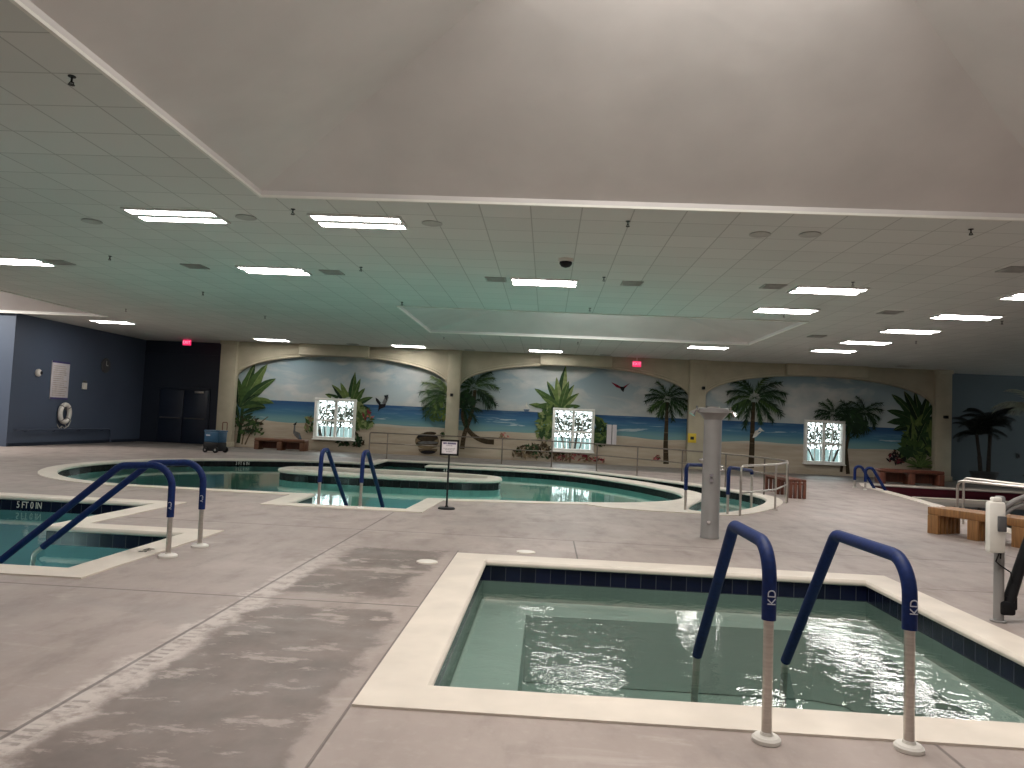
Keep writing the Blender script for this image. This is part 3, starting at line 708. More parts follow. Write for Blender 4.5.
for a, L, W, bd in [(2, 1.45, .15, 6), (-18, 1.1, .15, -10), (-45, 1.15, .15, -35), (24, 1.0, .15, 18), (45, 1.0, .14, 30), (65, .8, .13, 50), (12, 1.25, .14, 8), (-30, 1.2, .14, -20), (-65, .9, .13, -40), (75, .75, .13, 50)]:
    leaf(p, (cx, cz), a, L, W, bd, rng.choice(G), rng.choice(G[1:]), rng)
bush(p, cx+.15, .95, .75, 1.0, 170, ['p_g1', 'p_g2', 'p_g2', 'p_g3', 'p_g4'], rng, .17)
bush(p, cx+.75, 1.25, .28, .35, 16, ['p_pk', 'p_g2', 'p_rd'], rng, .10)
bush(p, cx+.1, .25, .5, .6, 70, ['p_g0', 'p_g1', 'p_br'], rng, .12)
bush(p, P_(311, 440)[0], .75, .35, .55, 40, ['p_g1', 'p_g2', 'p_tan', 'p_g4'], rng, .13)
p.build('painted_banana_plant', mur[0])
p = Paint(3); a_ = P_(383, 404)
def S(*pts): return [P_(*q) for q in pts]
p.poly(S((379, 405), (376, 401), (375.5, 397.5), (378, 399), (381, 403)), 'p_dk'); p.poly(S((382, 403), (385, 397), (388, 394.5), (388.5, 398), (385.5, 405)), 'p_gy'); p.poly(S((379, 404), (386, 404), (385, 407), (380, 409), (378, 412)), 'p_dk'); p.poly(S((384, 395.5), (388.4, 394.8), (386.5, 401)), 'p_dk')
p.build('painted_flying_heron', mur[0])
p = Paint(4)
p.poly(S((295, 431), (300, 433), (302, 440), (298, 439), (294, 435)), 'p_gy'); p.poly(S((293, 434), (294.2, 424), (295.4, 424), (295.4, 433)), 'p_gy'); p.poly(S((293, 424.5), (297, 421.5), (296, 425)), 'p_dk'); p.poly(S((299, 434), (302.5, 440), (300, 441)), 'p_bl'); p.poly(S((298, 439), (298.7, 439), (298.7, 446), (298, 446)), 'p_dk'); p.poly(S((300, 439), (300.7, 439), (300.7, 446), (300, 446)), 'p_dk')
p.build('painted_standing_heron', mur[0])
p = Paint(5); cx, cz = P_(449, 397)
for a, L, bd in [(-20, 1.1, -60), (-40, 1.2, -60), (-60, 1.2, -60), (-80, 1.1, -55), (-100, 1.15, -45), (-115, 1.2, -40), (-130, 1.0, -30), (-50, .9, -80), (-90, .8, -60), (-10, .8, -60)]:
    frond(p, (cx, cz), a, L, bd, .022, rng.choice(['p_g1', 'p_g2', 'p_g3']), rng, 20, .30)
bush(p, cx-.25, 1.35, .45, .6, 60, ['p_g1', 'p_g2', 'p_g3'], rng, .12)
p.build('painted_palm_fronds', mur[0])
p = Paint(6)
def E_(cx, cy, rx, ry, a0=0, a1=360, n=24): return [P_(cx+rx*math.cos(R(a0+(a1-a0)*q/n)), cy+ry*math.sin(R(a0+(a1-a0)*q/n))) for q in range(n if a1-a0 == 360 else n+1)]
p.poly(E_(428, 449, 9.5, 5.5, 0, 180), 'p_br2'); p.poly(E_(427, 441, 12, 8.5), 'p_tan'); p.poly(E_(427.5, 437.5, 10.5, 4.2), 'p_dk'); p.poly(E_(428, 438.6, 10, 2.2), 'p_br'); p.poly(E_(427, 443.5, 11.2, 3.2), 'p_br'); p.poly(E_(428, 442.6, 10.6, 1.5), 'p_gy'); p.poly(E_(428.5, 446.5, 8.5, 1.6), 'p_tan'); p.poly(E_(430, 433.3, 6.5, 1.6), 'p_br'); p.poly(E_(428, 452, 7.5, 1.8), 'p_dk')
bush(p, P_(442, 436)[0], P_(442, 436)[1], .12, .12, 14, ['p_g2', 'p_g1'], rng, .08)
p.build('painted_rowing_boat', mur[0])
# -- middle mural
p = Paint(1)
trunk(p, smooth_line(S((494, 442), (484, 441), (474, 436), (467, 428), (463, 418), (463, 408), (460, 398))), .10, .055, 'p_br', 'p_br2')
trunk(p, smooth_line(S((462, 449), (464, 436), (468, 424), (473, 408), (475, 390))), .09, .06, 'p_br', 'p_br2')
cx, cz = P_(474, 388)
for a in range(-150, 151, 24):
    frond(p, (cx, cz), a+rng.uniform(-8, 8), rng.uniform(.85, 1.1), (70 if a > 0 else -70)*(1 if abs(a) < 110 else .3), .024, rng.choice(['p_g0', 'p_g1', 'p_g1', 'p_g2']), rng, 20, .32)
cx, cz = P_(463, 408)
for a in (-60, -30, 10, 45, 80, 115, 150): frond(p, (cx, cz), a, .75, 40 if a > 0 else -40, .024, 'p_g0', rng, 16, .35)
bush(p, *P_(464, 407), .45, .5, 70, ['p_g0', 'p_g1'], rng, .13)
p.build('painted_leaning_palm', mur[1])
p = Paint(2); cx, cz = P_(560, 412)
trunk(p, [(cx, .2), (cx, 1.6)], .1, .08, 'p_br')
for a, L, W, bd in [(2, 1.75, .17, 6), (-20, 1.25, .15, -12), (-40, 1.3, .15, -22), (18, 1.15, .14, 16), (34, 1.0, .14, 20), (-70, 1.2, .13, -20), (58, .8, .13, 30), (-8, 1.3, .16, 0), (10, 1.2, .16, 8), (-55, .9, .14, -50), (-28, .9, .14, -60)]:
    leaf(p, (cx, cz), a, L, W, bd, rng.choice(['p_g1', 'p_g2', 'p_g3']), rng.choice(['p_g2', 'p_g3', 'p_g4']), rng)
bush(p, cx-.15, .9, .75, 1.2, 220, ['p_g1', 'p_g2', 'p_g3', 'p_g2', 'p_g4'], rng, .18)
bush(p, P_(598, 430)[0]-.05, .75, .42, .95, 90, ['p_g0', 'p_g1', 'p_g2', 'p_g3'], rng, .17)
bush(p, P_(540, 455)[0], .15, 1.0, .55, 130, ['p_br', 'p_br2', 'p_tan', 'p_g1'], rng, .12)
bush(p, P_(580, 456)[0], .1, 1.0, .25, 50, ['p_br2', 'p_rd', 'p_tan', 'p_pk'], rng, .1)
p.build('painted_banana_plant', mur[1])
p = Paint(3); cx, cz = P_(667, 400)
trunk(p, S((666, 464), (665.6, 445), (666.4, 425), (667.2, 402)), .10, .055, 'p_br', 'p_br2')
for a in range(-160, 161, 21):
    frond(p, (cx, cz+.02), a+rng.uniform(-8, 8), rng.uniform(.68, .86), (55 if a > 0 else -55)*(1 if abs(a) < 110 else .3), .022, rng.choice(['p_g0', 'p_g1', 'p_g1', 'p_g2']), rng, 18, .34)
p.build('painted_upright_palm', mur[1])
p = Paint(4); p.poly(S((611, 382), (617, 384.5), (622, 387.5), (621, 389), (616, 387)), 'p_rd'); p.poly(S((630, 383), (625, 388), (622.5, 391.5), (621, 388)), 'p_rd'); p.poly(S((620, 386.5), (625, 387), (623.5, 392), (621, 390)), 'p_dk'); p.build('painted_red_bird', mur[1])
p = Paint(5); p.poly(S((526.5, 402), (529.5, 409), (524.5, 409)), 'p_wh'); p.poly(S((523.5, 409.3), (529.8, 409.3), (528.5, 411.5), (524.5, 411.5)), 'p_bl'); p.build('painted_sailboat', mur[1])
p = Paint(6); bush(p, *P_(504, 438), .2, .32, 20, ['p_pk', 'p_tan', 'p_tan'], rng, .07); p.build('painted_pink_flowers', mur[1])
p = Paint(7); bush(p, *P_(656, 461), .16, .3, 18, ['p_rd', 'p_pk', 'p_br2'], rng, .07); p.build('painted_red_flowers', mur[1])
# -- right mural
p = Paint(1); cx, cz = P_(754, 398)
trunk(p, S((751, 468), (752, 448), (752.6, 425), (753.6, 402)), .11, .065, 'p_br', 'p_br2')
for a in range(-160, 161, 21):
    frond(p, (cx, cz), a+rng.uniform(-6, 6), rng.uniform(.95, 1.3), (62 if a > 0 else -62)*(1 if abs(a) < 110 else .3), .026, rng.choice(['p_g0', 'p_g0', 'p_g1', 'p_g1', 'p_g2']), rng, 24, .30)
p.build('painted_upright_palm', mur[2])
p = Paint(2); p.poly(S((752.5, 438), (755, 431), (760, 429), (757, 434)), 'p_wh'); p.poly(S((757, 430.5), (760, 427.3), (764.5, 431.5), (760, 431)), 'p_wh'); p.poly(S((753, 438), (756, 433.5), (762, 431), (756, 437)), 'p_wh'); p.build('painted_pelican', mur[2])
p = Paint(3)
trunk(p, S((848, 474), (846, 450), (850, 425)), .07, .05, 'p_br'); trunk(p, S((841, 472), (842, 465), (846, 450)), .05, .05, 'p_br')
for (qx, qy) in ((850, 420), (832, 415), (862, 413)):
    cx, cz = P_(qx, qy)
    for a in range(-150, 151, 25):
        frond(p, (cx, cz), a+rng.uniform(-10, 10), rng.uniform(.6, .85), 65 if a > 0 else -65, .022, rng.choice(['p_g0', 'p_g0', 'p_g1']), rng, 16, .34)
bush(p, *P_(851, 432), .38, .75, 110, ['p_g0', 'p_g1', 'p_g0'], rng, .13)
p.build('painted_drooping_palms', mur[2])
p = Paint(4); cx, cz = P_(920, 425)
trunk(p, [(cx, .4), (cx, 1.4)], .1, .08, 'p_g0')
for a, L, W, bd in [(-8, 1.2, .17, -4), (-35, 1.5, .17, -20), (-55, 1.3, .17, -30), (12, 1.15, .17, 6), (28, 1.1, .16, 12), (-75, 1.2, .16, -30), (-95, 1.0, .15, -20), (55, .75, .15, 30), (-22, 1.35, .17, -10), (80, .6, .14, 20)]:
    leaf(p, (cx, cz), a, L, W, bd, rng.choice(['p_g0', 'p_g1', 'p_g1']), rng.choice(['p_g1', 'p_g2']), rng)
bush(p, cx-.05, .9, .6, 1.15, 150, ['p_g0', 'p_g1', 'p_g2', 'p_g3'], rng, .24)
for q in range(14): leaf(p, (cx+rng.uniform(-.4, .4), rng.uniform(.8, 1.7)), rng.uniform(-80, 80), rng.uniform(.6, .9), .11, rng.uniform(-20, 20), rng.choice(G), rng.choice(G[1:]), rng)
fx, fz = P_(917, 468)
for q in range(34):
    a = rng.uniform(-85, 85); leaf(p, (fx, .45), a, rng.uniform(.4, .65), .03, 25*(1 if a > 0 else -1), 'p_g2', 'p_g3', rng, .1)
p.build('painted_banana_plant', mur[2])
p = Paint(5); bush(p, *P_(897, 463), .35, .5, 60, ['p_br', 'p_dk', 'p_rd'], rng, .1); p.build('painted_dry_bush', mur[2])

# ------------------------------------------------------------------ doors and things on the blue walls
d1 = thing('door_1', 'dark navy double doors beside the cream pillar', 'door', (-14.3, 28.5, 0)); d1['kind'] = 'structure'
b = MB(); b.bbox(-1.06, -.98, -.07, 0, 0, 2.1, .01); b.bbox(.98, 1.06, -.07, 0, 0, 2.1, .01); b.bbox(-1.06, 1.06, -.07, 0, 2.1, 2.2, .01); b.build('door_frame', M['navy_wall'], d1)
for s in (-1, 1):
    b = MB(); b.bbox(min(s*.97, s*.012), max(s*.97, s*.012), -.05, -.002, .01, 2.09, .008); lf = b.build('door_leaf', M['navy_door'], d1)
    b = MB(); b.tube([(s*.12, -.12, .98), (s*.86, -.12, .98)], .025, 8); b.box(s*.12-.03, s*.12+.03, -.12, -.05, .95, 1.01); b.box(s*.86-.03, s*.86+.03, -.12, -.05, .95, 1.01); b.build('push_bar', M['dark_grey'], lf)
b = MB(); b.bbox(.45, .80, -.12, -.05, 1.98, 2.06, .01); b.build('door_closer', M['steel'], d1)
b = MB(); b.box(-16, -12.45, 28.47, 28.5, 3.5, 3.53); struct('trim_4', b, M['navy_wall'])
def on_left(name, label, cat, y, z, group=None): return thing(name, label, cat, (-15.998, y, z), R(90), group)   # local -Y points into the room (+X)
# rules board
r_ = on_left('rules_board', 'white pool rules board on the blue wall above the life ring', 'sign', 23.47, 2.10)
b = MB(); b.bbox(-.44, .44, -.03, -.001, -.62, .62, .008); b.build('panel', M['paper_rules'], r_)
b = MB()
rg = random.Random(3)
for q in range(15):
    z = .46-q*.068; w = rg.uniform(.26, .36); b.box(-.36, -.36+2*w, -.033, -.03, z-.016, z+.016)
b.build('print_lines', M['print_tan'], r_, 0)
b = MB(); b.box(-.44, .44, -.034, -.03, .56, .62); b.build('header_band', M['print_purple'], r_, 0)
b = MB(); b.box(-.44, .44, -.034, -.03, -.62, -.56); b.build('footer_band', M['print_purple'], r_, 0)
# life ring
r_ = on_left('life_ring', 'white life ring with rope hanging under the rules board', 'life ring', 23.72, 1.03)
b = MB(); cr = [(math.cos(a)*.235, -.10, math.sin(a)*.285) for a in [2*math.pi*k/32 for k in range(32)]]; b.tube(cr, .075, 12, closed=True); b.build('ring', M['ring_white'], r_)
b = MB()
for k in range(4):
    a = R(45+90*k); b.tube([(math.cos(a)*.235+.08*math.cos(a)*math.cos(t), -.10-.08*math.sin(t), math.sin(a)*.285+.08*math.sin(a)*math.cos(t)) for t in [2*math.pi*q/12 for q in range(12)]], .012, 6, closed=True)
b.build('bands', M['mid_grey'], r_)
b = MB(); b.tube([(.22, -.06, .1), (.36, -.05, -.1), (.40, -.05, -.25), (.30, -.05, -.42), (.12, -.05, -.50), (-.02, -.05, -.42), (-.14, -.05, -.50), (-.26, -.05, -.38)], .014, 6); b.tube([(.1, -.05, -.3), (.2, -.05, -.46), (.05, -.05, -.55), (-.1, -.05, -.45)], .014, 6); b.build('rope', M['rope'], r_)
b = MB(); b.box(-.05, .05, -.12, -.001, .10, .16); b.box(-.06, .06, -.02, -.001, -.1, .2); b.box(-.04, .04, -.14, -.12, .10, .24); b.build('bracket', M['dark_grey'], r_)
r_ = on_left('wall_clock', 'round dark wall clock high on the blue wall', 'clock', 25.9, 2.78)
Mx = Matrix.Rotation(R(90), 4, 'X')
b = MB(); b.lathe([(.26, .001), (.27, .03), (.25, .05), (.23, .05)], n=28, M4=Mx); b.build('case', M['dark_grey'], r_)
b = MB(); b.lathe([(.23, .045), (.23, .047)], n=28, M4=Mx); b.build('dial', M['mid_grey'], r_)
b = MB(); b.box(-.01, .01, -.053, -.049, 0, .17); b.box(0, .11, -.053, -.049, -.01, .01); b.build('hands', M['white_plastic'], r_)
r_ = on_left('wall_speaker', 'small white round speaker on the blue wall near the wall corner', 'speaker', 22.4, 2.28)
b = MB(); b.lathe([(.11, .001), (.12, .05), (.09, .09), (.05, .1)], n=18, M4=Mx); b.build('housing', M['white_plastic'], r_)
b = MB(); b.lathe([(.06, .095), (.05, .112)], n=16, c=(.05, 0, 0), M4=Mx); b.build('lens', M['black'], r_)
r_ = on_left('alarm_box', 'small grey alarm box on the blue wall between rules board and clock', 'alarm', 24.75, 2.0)
b = MB(); b.bbox(-.1, .1, -.07, -.001, -.13, .09, .012); b.build('body', M['white_plastic'], r_)
b = MB(); b.bbox(-.06, .06, -.08, -.001, .10, .17, .012); b.build('strobe', M['dark_grey'], r_)
r_ = thing('handrail', 'blue painted pipe handrail along the blue wall under the life ring', 'rail', (-15.9, 21.5, .5))
b = MB(); b.tube(fillet([(-.05, .0, 0), (0, .06, 0), (0, 4.55, 0), (0, 4.85, -.02), (0, 4.9, -.48)], .1), .03, 10); b.build('pipe', M['blue_wall'], r_)
b = MB()
for y in (.5, 1.8, 3.1, 4.4): b.tube([(-.095, y, -.06), (-.02, y, -.06), (0, y, -.02)], .012, 6)
b.build('brackets', M['blue_wall'], r_)
# exit signs
for k, (x, y, z, lab) in enumerate([(wall_pt(187, 342, 27.3)[0], 27.3, 3.86, 'small red lit exit sign over the navy double doors'), (wall_pt(637, 360, 27.0)[0], 27.0, 3.72, 'red lit exit sign under the ceiling over the middle mural')]):
    r_ = thing('exit_sign', lab, 'exit sign', (x, y, z), 0, 'exit signs')
    b = MB(); b.bbox(-.155, .155, -.03, .03, -.105, .105, .01); b.build('housing', M['exit_red'], r_)
    lettering('EXIT', .145, Matrix.Translation((0, -.032, 0)) @ FACE, M['exit_face'], r_, 'lettering')
    b = MB(); b.box(-.02, .02, -.02, .02, .10, 3.998-z); b.build('bracket', M['white_plastic'], r_)

# ------------------------------------------------------------------ ceiling lights
def troffer():
    root = thing('ceiling_light', 'x', 'ceiling light', (0, 0, 0))
    a, c = .615, .30; b = MB(); w = .035
    b.box(-a, a, -c, -c+w, -.03, -.002); b.box(-a, a, c-w, c, -.03, -.002); b.box(-a, -a+w, -c+w, c-w, -.03, -.002); b.box(a-w, a, -c+w, c-w, -.03, -.002); b.box(-a+w, a-w, -.07, .07, -.03, -.002)
    b.build('frame', M['diffuser_frame'], root, 0)
    for s in (-1, 1):
        b = MB(); y0, y1 = (.072, c-w-.002) if s > 0 else (-c+w+.002, -.072); b.box(-a+w+.002, a-w-.002, y0, y1, -.026, -.004); b.build('diffuser', M['lamp'], root, 0)
    return root
TL = [(-2.62, 9.66, 'lit ceiling panel just beyond the long trim of the big coffer'), (-5.12, 9.66, 'lit double-strip ceiling panel beside the big coffer corner, between round speakers'), (-10.06, 13.25, 'lit ceiling panel cut off by the frame above the blue wall side'),
      (-5.12, 13.25, 'lit ceiling panel beside the bright edged vent'), (-.16, 13.45, 'lit ceiling panel between two vents before the middle coffer'), (-13.8, 22.55, 'lit ceiling panel close to the blue wall'),
      (-10.06, 26.2, 'lit ceiling panel above the painted standing heron and wooden bench'), (-5.12, 26.5, 'lit ceiling panel above the painted flying heron'), (-.16, 26.2, 'lit ceiling panel beside the middle air duct'),
      (4.86, 23.05, 'lit ceiling panel just beyond the middle coffer near the exit sign'), (4.86, 13.25, 'lit double-strip ceiling panel between the middle coffer and the row of five'), (4.86, 15.6, 'lit thin ceiling panel at the end of the middle coffer'),
      (8.5, 13.15, 'lit ceiling panel cut off by the frame, first of a row of five'), (8.5, 15.55, 'lit ceiling panel second in the row of five, counted towards the mural'), (8.5, 17.9, 'lit ceiling panel third in the row of five, counted towards the mural'),
      (8.5, 20.35, 'lit ceiling panel fourth in the row of five, counted towards the mural'), (8.5, 22.6, 'lit ceiling panel last in the row of five, closest to the mural')]
ADDED = [(-8.0, 5.5, 'ceiling panel out of view beside the big coffer, speaker side'), (-8.0, .5, 'ceiling panel out of view over the deck beside the stepped pool'), (8.5, 8.4, 'ceiling panel out of view beside the big coffer, lift side'), (8.5, 3.5, 'ceiling panel out of view over the deck beside the pool lift'), (1.2, -1.5, 'ceiling panel out of view behind the photographer'), (-3.5, -1.5, 'ceiling panel out of view behind the photographer, stepped pool side'), (6.0, -1.5, 'ceiling panel out of view behind the photographer, pool lift side'), (-14.0, 9.5, 'ceiling panel out of view over the deck past the stepped pool'), (-19, 14, 'ceiling panel out of view in the wing past the blue wall')]  # unseen panels, added to light the hall evenly
proto = troffer()
for i, (x, y, lab) in enumerate(TL+ADDED):
    if i == 0: proto.location = (x, y, CEIL); proto['label'] = lab; proto['group'] = 'fluorescent ceiling panels'
    else: dup(proto, (x, y, CEIL), 0, lab, 'fluorescent ceiling panels')
# sprinklers
def ceil_pt(px, py):
    r = _ray(px, py); d = Vector((r.dot(CX), r.dot(CY), r.dot(CU))); t = (CEIL-EYE)/d.z; return (d.x*t, d.y*t, CEIL)
sp = thing('ceiling_sprinkler', 'x', 'sprinkler'); b = MB(); b.lathe([(.03, -.001), (.03, -.008), (.008, -.01), (.008, -.045), (.012, -.047), (.012, -.055)], n=10); b.build('stem', M['black'], sp)
b = MB(); b.lathe([(.026, -.07), (.026, -.074)], n=10); b.box(-.02, -.015, -.003, .003, -.071, -.05); b.box(.015, .02, -.003, .003, -.071, -.05); b.build('deflector', M['black'], sp)
SPR = [(72, 76, 'black sprinkler beside the long slanting trim of the big coffer'), (293, 209, 'black sprinkler just past the big coffer corner'), (628, 221, 'black sprinkler below the middle of the big coffer trim'), (971, 229, 'black sprinkler past the big coffer trim, above the pool lift side'),
       (110, 256, 'black sprinkler beyond the lit panel cut off above the blue wall side'), (203, 292, 'black sprinkler beyond the dusty ceiling vent'), (361, 267, 'black sprinkler beside the bright edged vent'), (604, 277, 'black sprinkler between a vent and the panel before the middle coffer'),
       (590, 308, 'black sprinkler at the front edge of the middle coffer'), (402, 302, 'black sprinkler by the front corner of the middle coffer nearest the blue wall'), (853, 282, 'black sprinkler touching the double-strip panel past the middle coffer'), (784, 314, 'black sprinkler by the thin panel at the middle coffer end'),
       (126, 309, 'black sprinkler above the panel near the blue wall'), (444, 337, 'black sprinkler beyond the middle coffer over the first pillar gap'), (1002, 321, 'black sprinkler beside the second panel in the row of five'), (916, 341, 'black sprinkler beside the last panels in the row of five'), (578, 342, 'black sprinkler behind the middle of the middle coffer'), (265, 316, 'black sprinkler in the green tinted ceiling over the heron mural')]
for i, (px, py, lab) in enumerate(SPR):
    if i == 0: sp.location = ceil_pt(px, py); sp['label'] = lab; sp['group'] = 'ceiling sprinklers'
    else: dup(sp, ceil_pt(px, py), 0, lab, 'ceiling sprinklers')
# vents
vt = thing('ceiling_vent', 'x', 'vent'); b = MB(); a = .19
b.box(-a, a, -a, -a+.03, -.02, -.002); b.box(-a, a, a-.03, a, -.02, -.002); b.box(-a, -a+.03, -a+.03, a-.03, -.02, -.002); b.box(a-.03, a, -a+.03, a-.03, -.02, -.002); b.build('frame', M['vent_grey'], vt, 0)
b = MB()
for q in range(5): b.box(-a+.03, a-.03, -.14+q*.065, -.115+q*.065, -.025, -.004)
b.build('louvers', M['vent_grey'], vt, 0)
b = MB(); b.box(-a+.03, a-.03, -a+.03, a-.03, -.004, -.002); b.build('backing', M['dark_grey'], vt, 0)
VTS = [(60, 262, 'ceiling vent touching the lit panel cut off above the blue wall side'), (195, 266, 'dusty ceiling vent alone between the double-strip panel and the blue wall'), (332, 272, 'bright edged ceiling vent at the end of a lit panel over the pool'), (496, 279, 'ceiling vent touching the lit panel before the middle coffer'), (632, 283, 'ceiling vent standing apart from the lit panel before the middle coffer'), (773, 286, 'ceiling vent touching the double-strip panel past the middle coffer'), (1016, 269, 'ceiling vent cut off by the frame above the pool lift'), (890, 312, 'ceiling vent beside the second panel in the row of five'),
       (817, 336, 'ceiling vent between the middle coffer end and the last panels'), (353, 344, 'ceiling vent over the first mural'), (470, 350, 'ceiling vent by the pillar between first and second murals'), (605, 355, 'ceiling vent between the middle air duct and the exit sign'), (903, 366, 'ceiling vent over the painted plant beside the last pillar')]
for i, (px, py, lab) in enumerate(VTS):
    if i == 0: vt.location = ceil_pt(px, py); vt['label'] = lab; vt['group'] = 'ceiling vents'
    else: dup(vt, ceil_pt(px, py), 0, lab, 'ceiling vents')
spk = thing('ceiling_speaker', 'x', 'speaker'); b = MB(); b.lathe([(.135, -.001), (.14, -.012), (.12, -.018)], n=20); b.build('rim', M['vent_grey'], spk)
b = MB(); b.lathe([(.118, -.0185), (.08, -.022), (.01, -.024)], n=20); b.build('grille', M['vent_grey'], spk)
for i, (px, py, lab) in enumerate([(92, 221, 'round ceiling speaker beside the double-strip panel, blue wall side'), (246, 217, 'round ceiling speaker between the double-strip panel and the coffer corner'), (432, 223, 'round ceiling disc alone beside the panel at the big coffer trim'), (760, 234, 'first of two round ceiling discs past the big coffer trim'), (810, 234, 'second of two round ceiling discs past the big coffer trim, lift side')]):
    if i == 0: spk.location = ceil_pt(px, py); spk['label'] = lab; spk['group'] = 'round ceiling speakers'
    else: dup(spk, ceil_pt(px, py), 0, lab, 'round ceiling speakers')
r_ = thing('ceiling_camera', 'small black dome camera on the ceiling before the middle coffer', 'camera', ceil_pt(566, 259)); b = MB(); b.lathe([(.12, -.002), (.12, -.05), (.09, -.05)], n=18); b.build('housing', M['white_plastic'], r_)
b = MB(); b.lathe([(.10, -.05), (.10, -.08), (.07, -.12), (.01, -.14)], n=18); b.build('dome', M['black'], r_)
for k, (px, py, lab) in enumerate([(452, 395, 'black camera on the pillar between first and second murals'), (703, 388, 'black camera on the pillar between second and third murals'), (945, 417, 'black camera on the pillar next to the palm alcove')]):
    x, z = wall_pt(px, py, 27.3); r_ = thing('wall_camera', lab, 'camera', (x, 27.34, z), 0, 'pillar cameras')
    b = MB(); b.box(-.04, .04, -.03, -.002, -.05, .05); b.tube([(0, -.03, 0), (0, -.09, -.01)], .018, 8); b.build('mount', M['black'], r_)
    b = MB(); b.bbox(-.05, .05, -.20, -.08, -.06, .05, .012); b.build('camera_body', M['black'], r_)
x, z = wall_pt(692, 438, 27.3); r_ = thing('notice_sign', 'small yellow notice on the pillar behind the shower column', 'sign', (x, 27.308, z)); b = MB(); b.bbox(-.15, .15, -.012, .03, -.17, .17, .004); b.build('panel', M['yellow'], r_); b = MB(); b.prism([(-.06, -.06), (.07, -.06), (.07, .05), (-.06, .05)], -.001, .003, M4=Matrix.Translation((0, -.013, 0)) @ FACE); b.build('print', M['black'], r_, 0)
x, z = wall_pt(612, 435, 27.6); r_ = thing('wall_panel_box', 'white upright panel box on the sand of the middle mural', 'panel box', (x, WB-.004, z)); b = MB(); b.bbox(-.19, -.02, -.06, 0, -.38, .38, .008); b.bbox(.02, .17, -.06, 0, -.38, .38, .008); b.build('covers', M['paper_rules'], r_); b = MB(); b.box(-.02, .02, -.03, 0, -.36, .36); b.build('spine', M['mid_grey'], r_)

# ------------------------------------------------------------------ grab rails with blue foam
def grab_rail(label, pts, radii, cover, base_r, loc, rz, group, logo=True, pr=.0235, fr=.033, flange=True):
    """pts in local (y=along, z=up), cover=(start z on the post, end fraction)"""
    root = thing('grab_rail', label, 'grab rail', loc, rz, group)
    path = fillet([(0, y, z) for y, z in pts], radii, 8)
    b = MB(); b.tube(path, pr, 12); b.build('pipe', M['steel'], root)
    # foam sleeve: path portion between arc-lengths
    d = [0]
    for i in range(1, len(path)): d.append(d[-1]+(path[i]-path[i-1]).length)
    s0, s1 = cover[0], d[-1]-cover[1]
    def at(s):
        for i in range(1, len(path)):
            if d[i] >= s: f = (s-d[i-1])/(d[i]-d[i-1]); return path[i-1].lerp(path[i], f)
        return path[-1]
    cp = [at(s0)]+[path[i] for i in range(len(path)) if s0+.01 < d[i] < s1-.01]+[at(s1)]
    b = MB(); b.tube(cp, fr, 14); cv = b.build('foam_sleeve', M['foam'], root)
    if flange:
        b = MB(); b.lathe([(base_r, .002), (base_r, .018), (base_r*.85, .028), (.03, .032), (.026, .045)], n=24); b.build('base_flange', M['white_plastic'], root)
    if logo:
        me = text_mesh('KD', .052, .0008)
        for v in me.vertices:          # reads upward: turn a quarter, then wrap round the sleeve towards the deck
            u, w = -v.co.y, v.co.x; a = u/fr-rz; rr = fr+.0006+v.co.z; v.co = Vector((rr*math.sin(a), -rr*math.cos(a), w+s0+.11))
        me.materials.clear(); me.materials.append(M['logo']); o = bpy.data.objects.new('logo', me); COL.objects.link(o); o.parent = cv
    return root
gA = 'blue sleeved rails at the hot tub'
grab_rail('blue sleeved grab rail of the hot tub, closer to the drain covers', [(0, 0), (.02, .885), (.69, .885), (1.55, -.09), (1.60, -.50)], [0, .17, .10, .08, 0], (.545, .42), .064, (1.06, 3.51, 0), 0, gA)
grab_rail('blue sleeved grab rail of the hot tub, closer to the pool lift', [(0, 0), (.02, .85), (.90, .835), (1.74, -.16), (1.77, -.50)], [0, .17, .10, .08, 0], (.535, .36), .064, (1.70, 3.52, 0), 0, gA)
gB = 'long blue rails at the stepped pool'
grab_rail('long blue rail of the stepped pool, beside the painted depth mark', [(0, 0), (.01, .86), (.52, .825), (1.66, -.16), (1.68, -.55)], [0, .20, .15, .06, 0], (.37, .44), .085, (-3.48, 6.83, 0), R(90), gB)
grab_rail('long blue rail of the stepped pool, on the round pool side', [(0, 0), (.01, .855), (.57, .82), (1.72, -.16), (1.75, -.55)], [0, .20, .15, .06, 0], (.38, .50), .085, (-3.45, 7.40, 0), R(90), gB)
gC = 'blue rails at the round pool steps'
grab_rail('blue topped rail of the round pool steps, farther from the notice stand', [(0, 0), (.02, .84), (.30, .85), (1.60, -.15), (1.62, -.5)], [0, .13, .13, .06, 0], (.37, .36), .06, (-3.38, 11.06, 0), 0, gC, logo=False)
grab_rail('blue topped rail of the round pool steps, closer to the notice stand', [(0, 0), (.02, .84), (.30, .85), (1.60, -.15), (1.62, -.5)], [0, .13, .13, .06, 0], (.39, .36), .06, (-2.75, 11.08, 0), 0, gC, logo=False)
gE = 'blue ladder rails at the dark pool'
for k, (x, y) in enumerate([(8.72, 21.4), (8.72, 20.7)]):
    grab_rail(['blue ladder rail of the dark red pool, on the mural side', 'blue ladder rail of the dark red pool, on the slatted bench side'][k], [(0, 0), (.0, .58), (.17, .62), (.58, -.05), (.60, -.5)], [0, .1, .12, .06, 0], (.22, .40), .05, (x, y, 0), R(-90), gE, logo=False, pr=.03, fr=.04)
gD = 'blue handles at the ramp entry'
grab_rail('blue handle at the ramp entry, half hidden by the shower column', [(0, 0), (0, .80), (1.25, .76), (1.25, -.36)], [0, .1, .1, 0], (.36, 1.05), .04, (2.47, 13.15, 0), R(-32), gD, logo=False, flange=False)
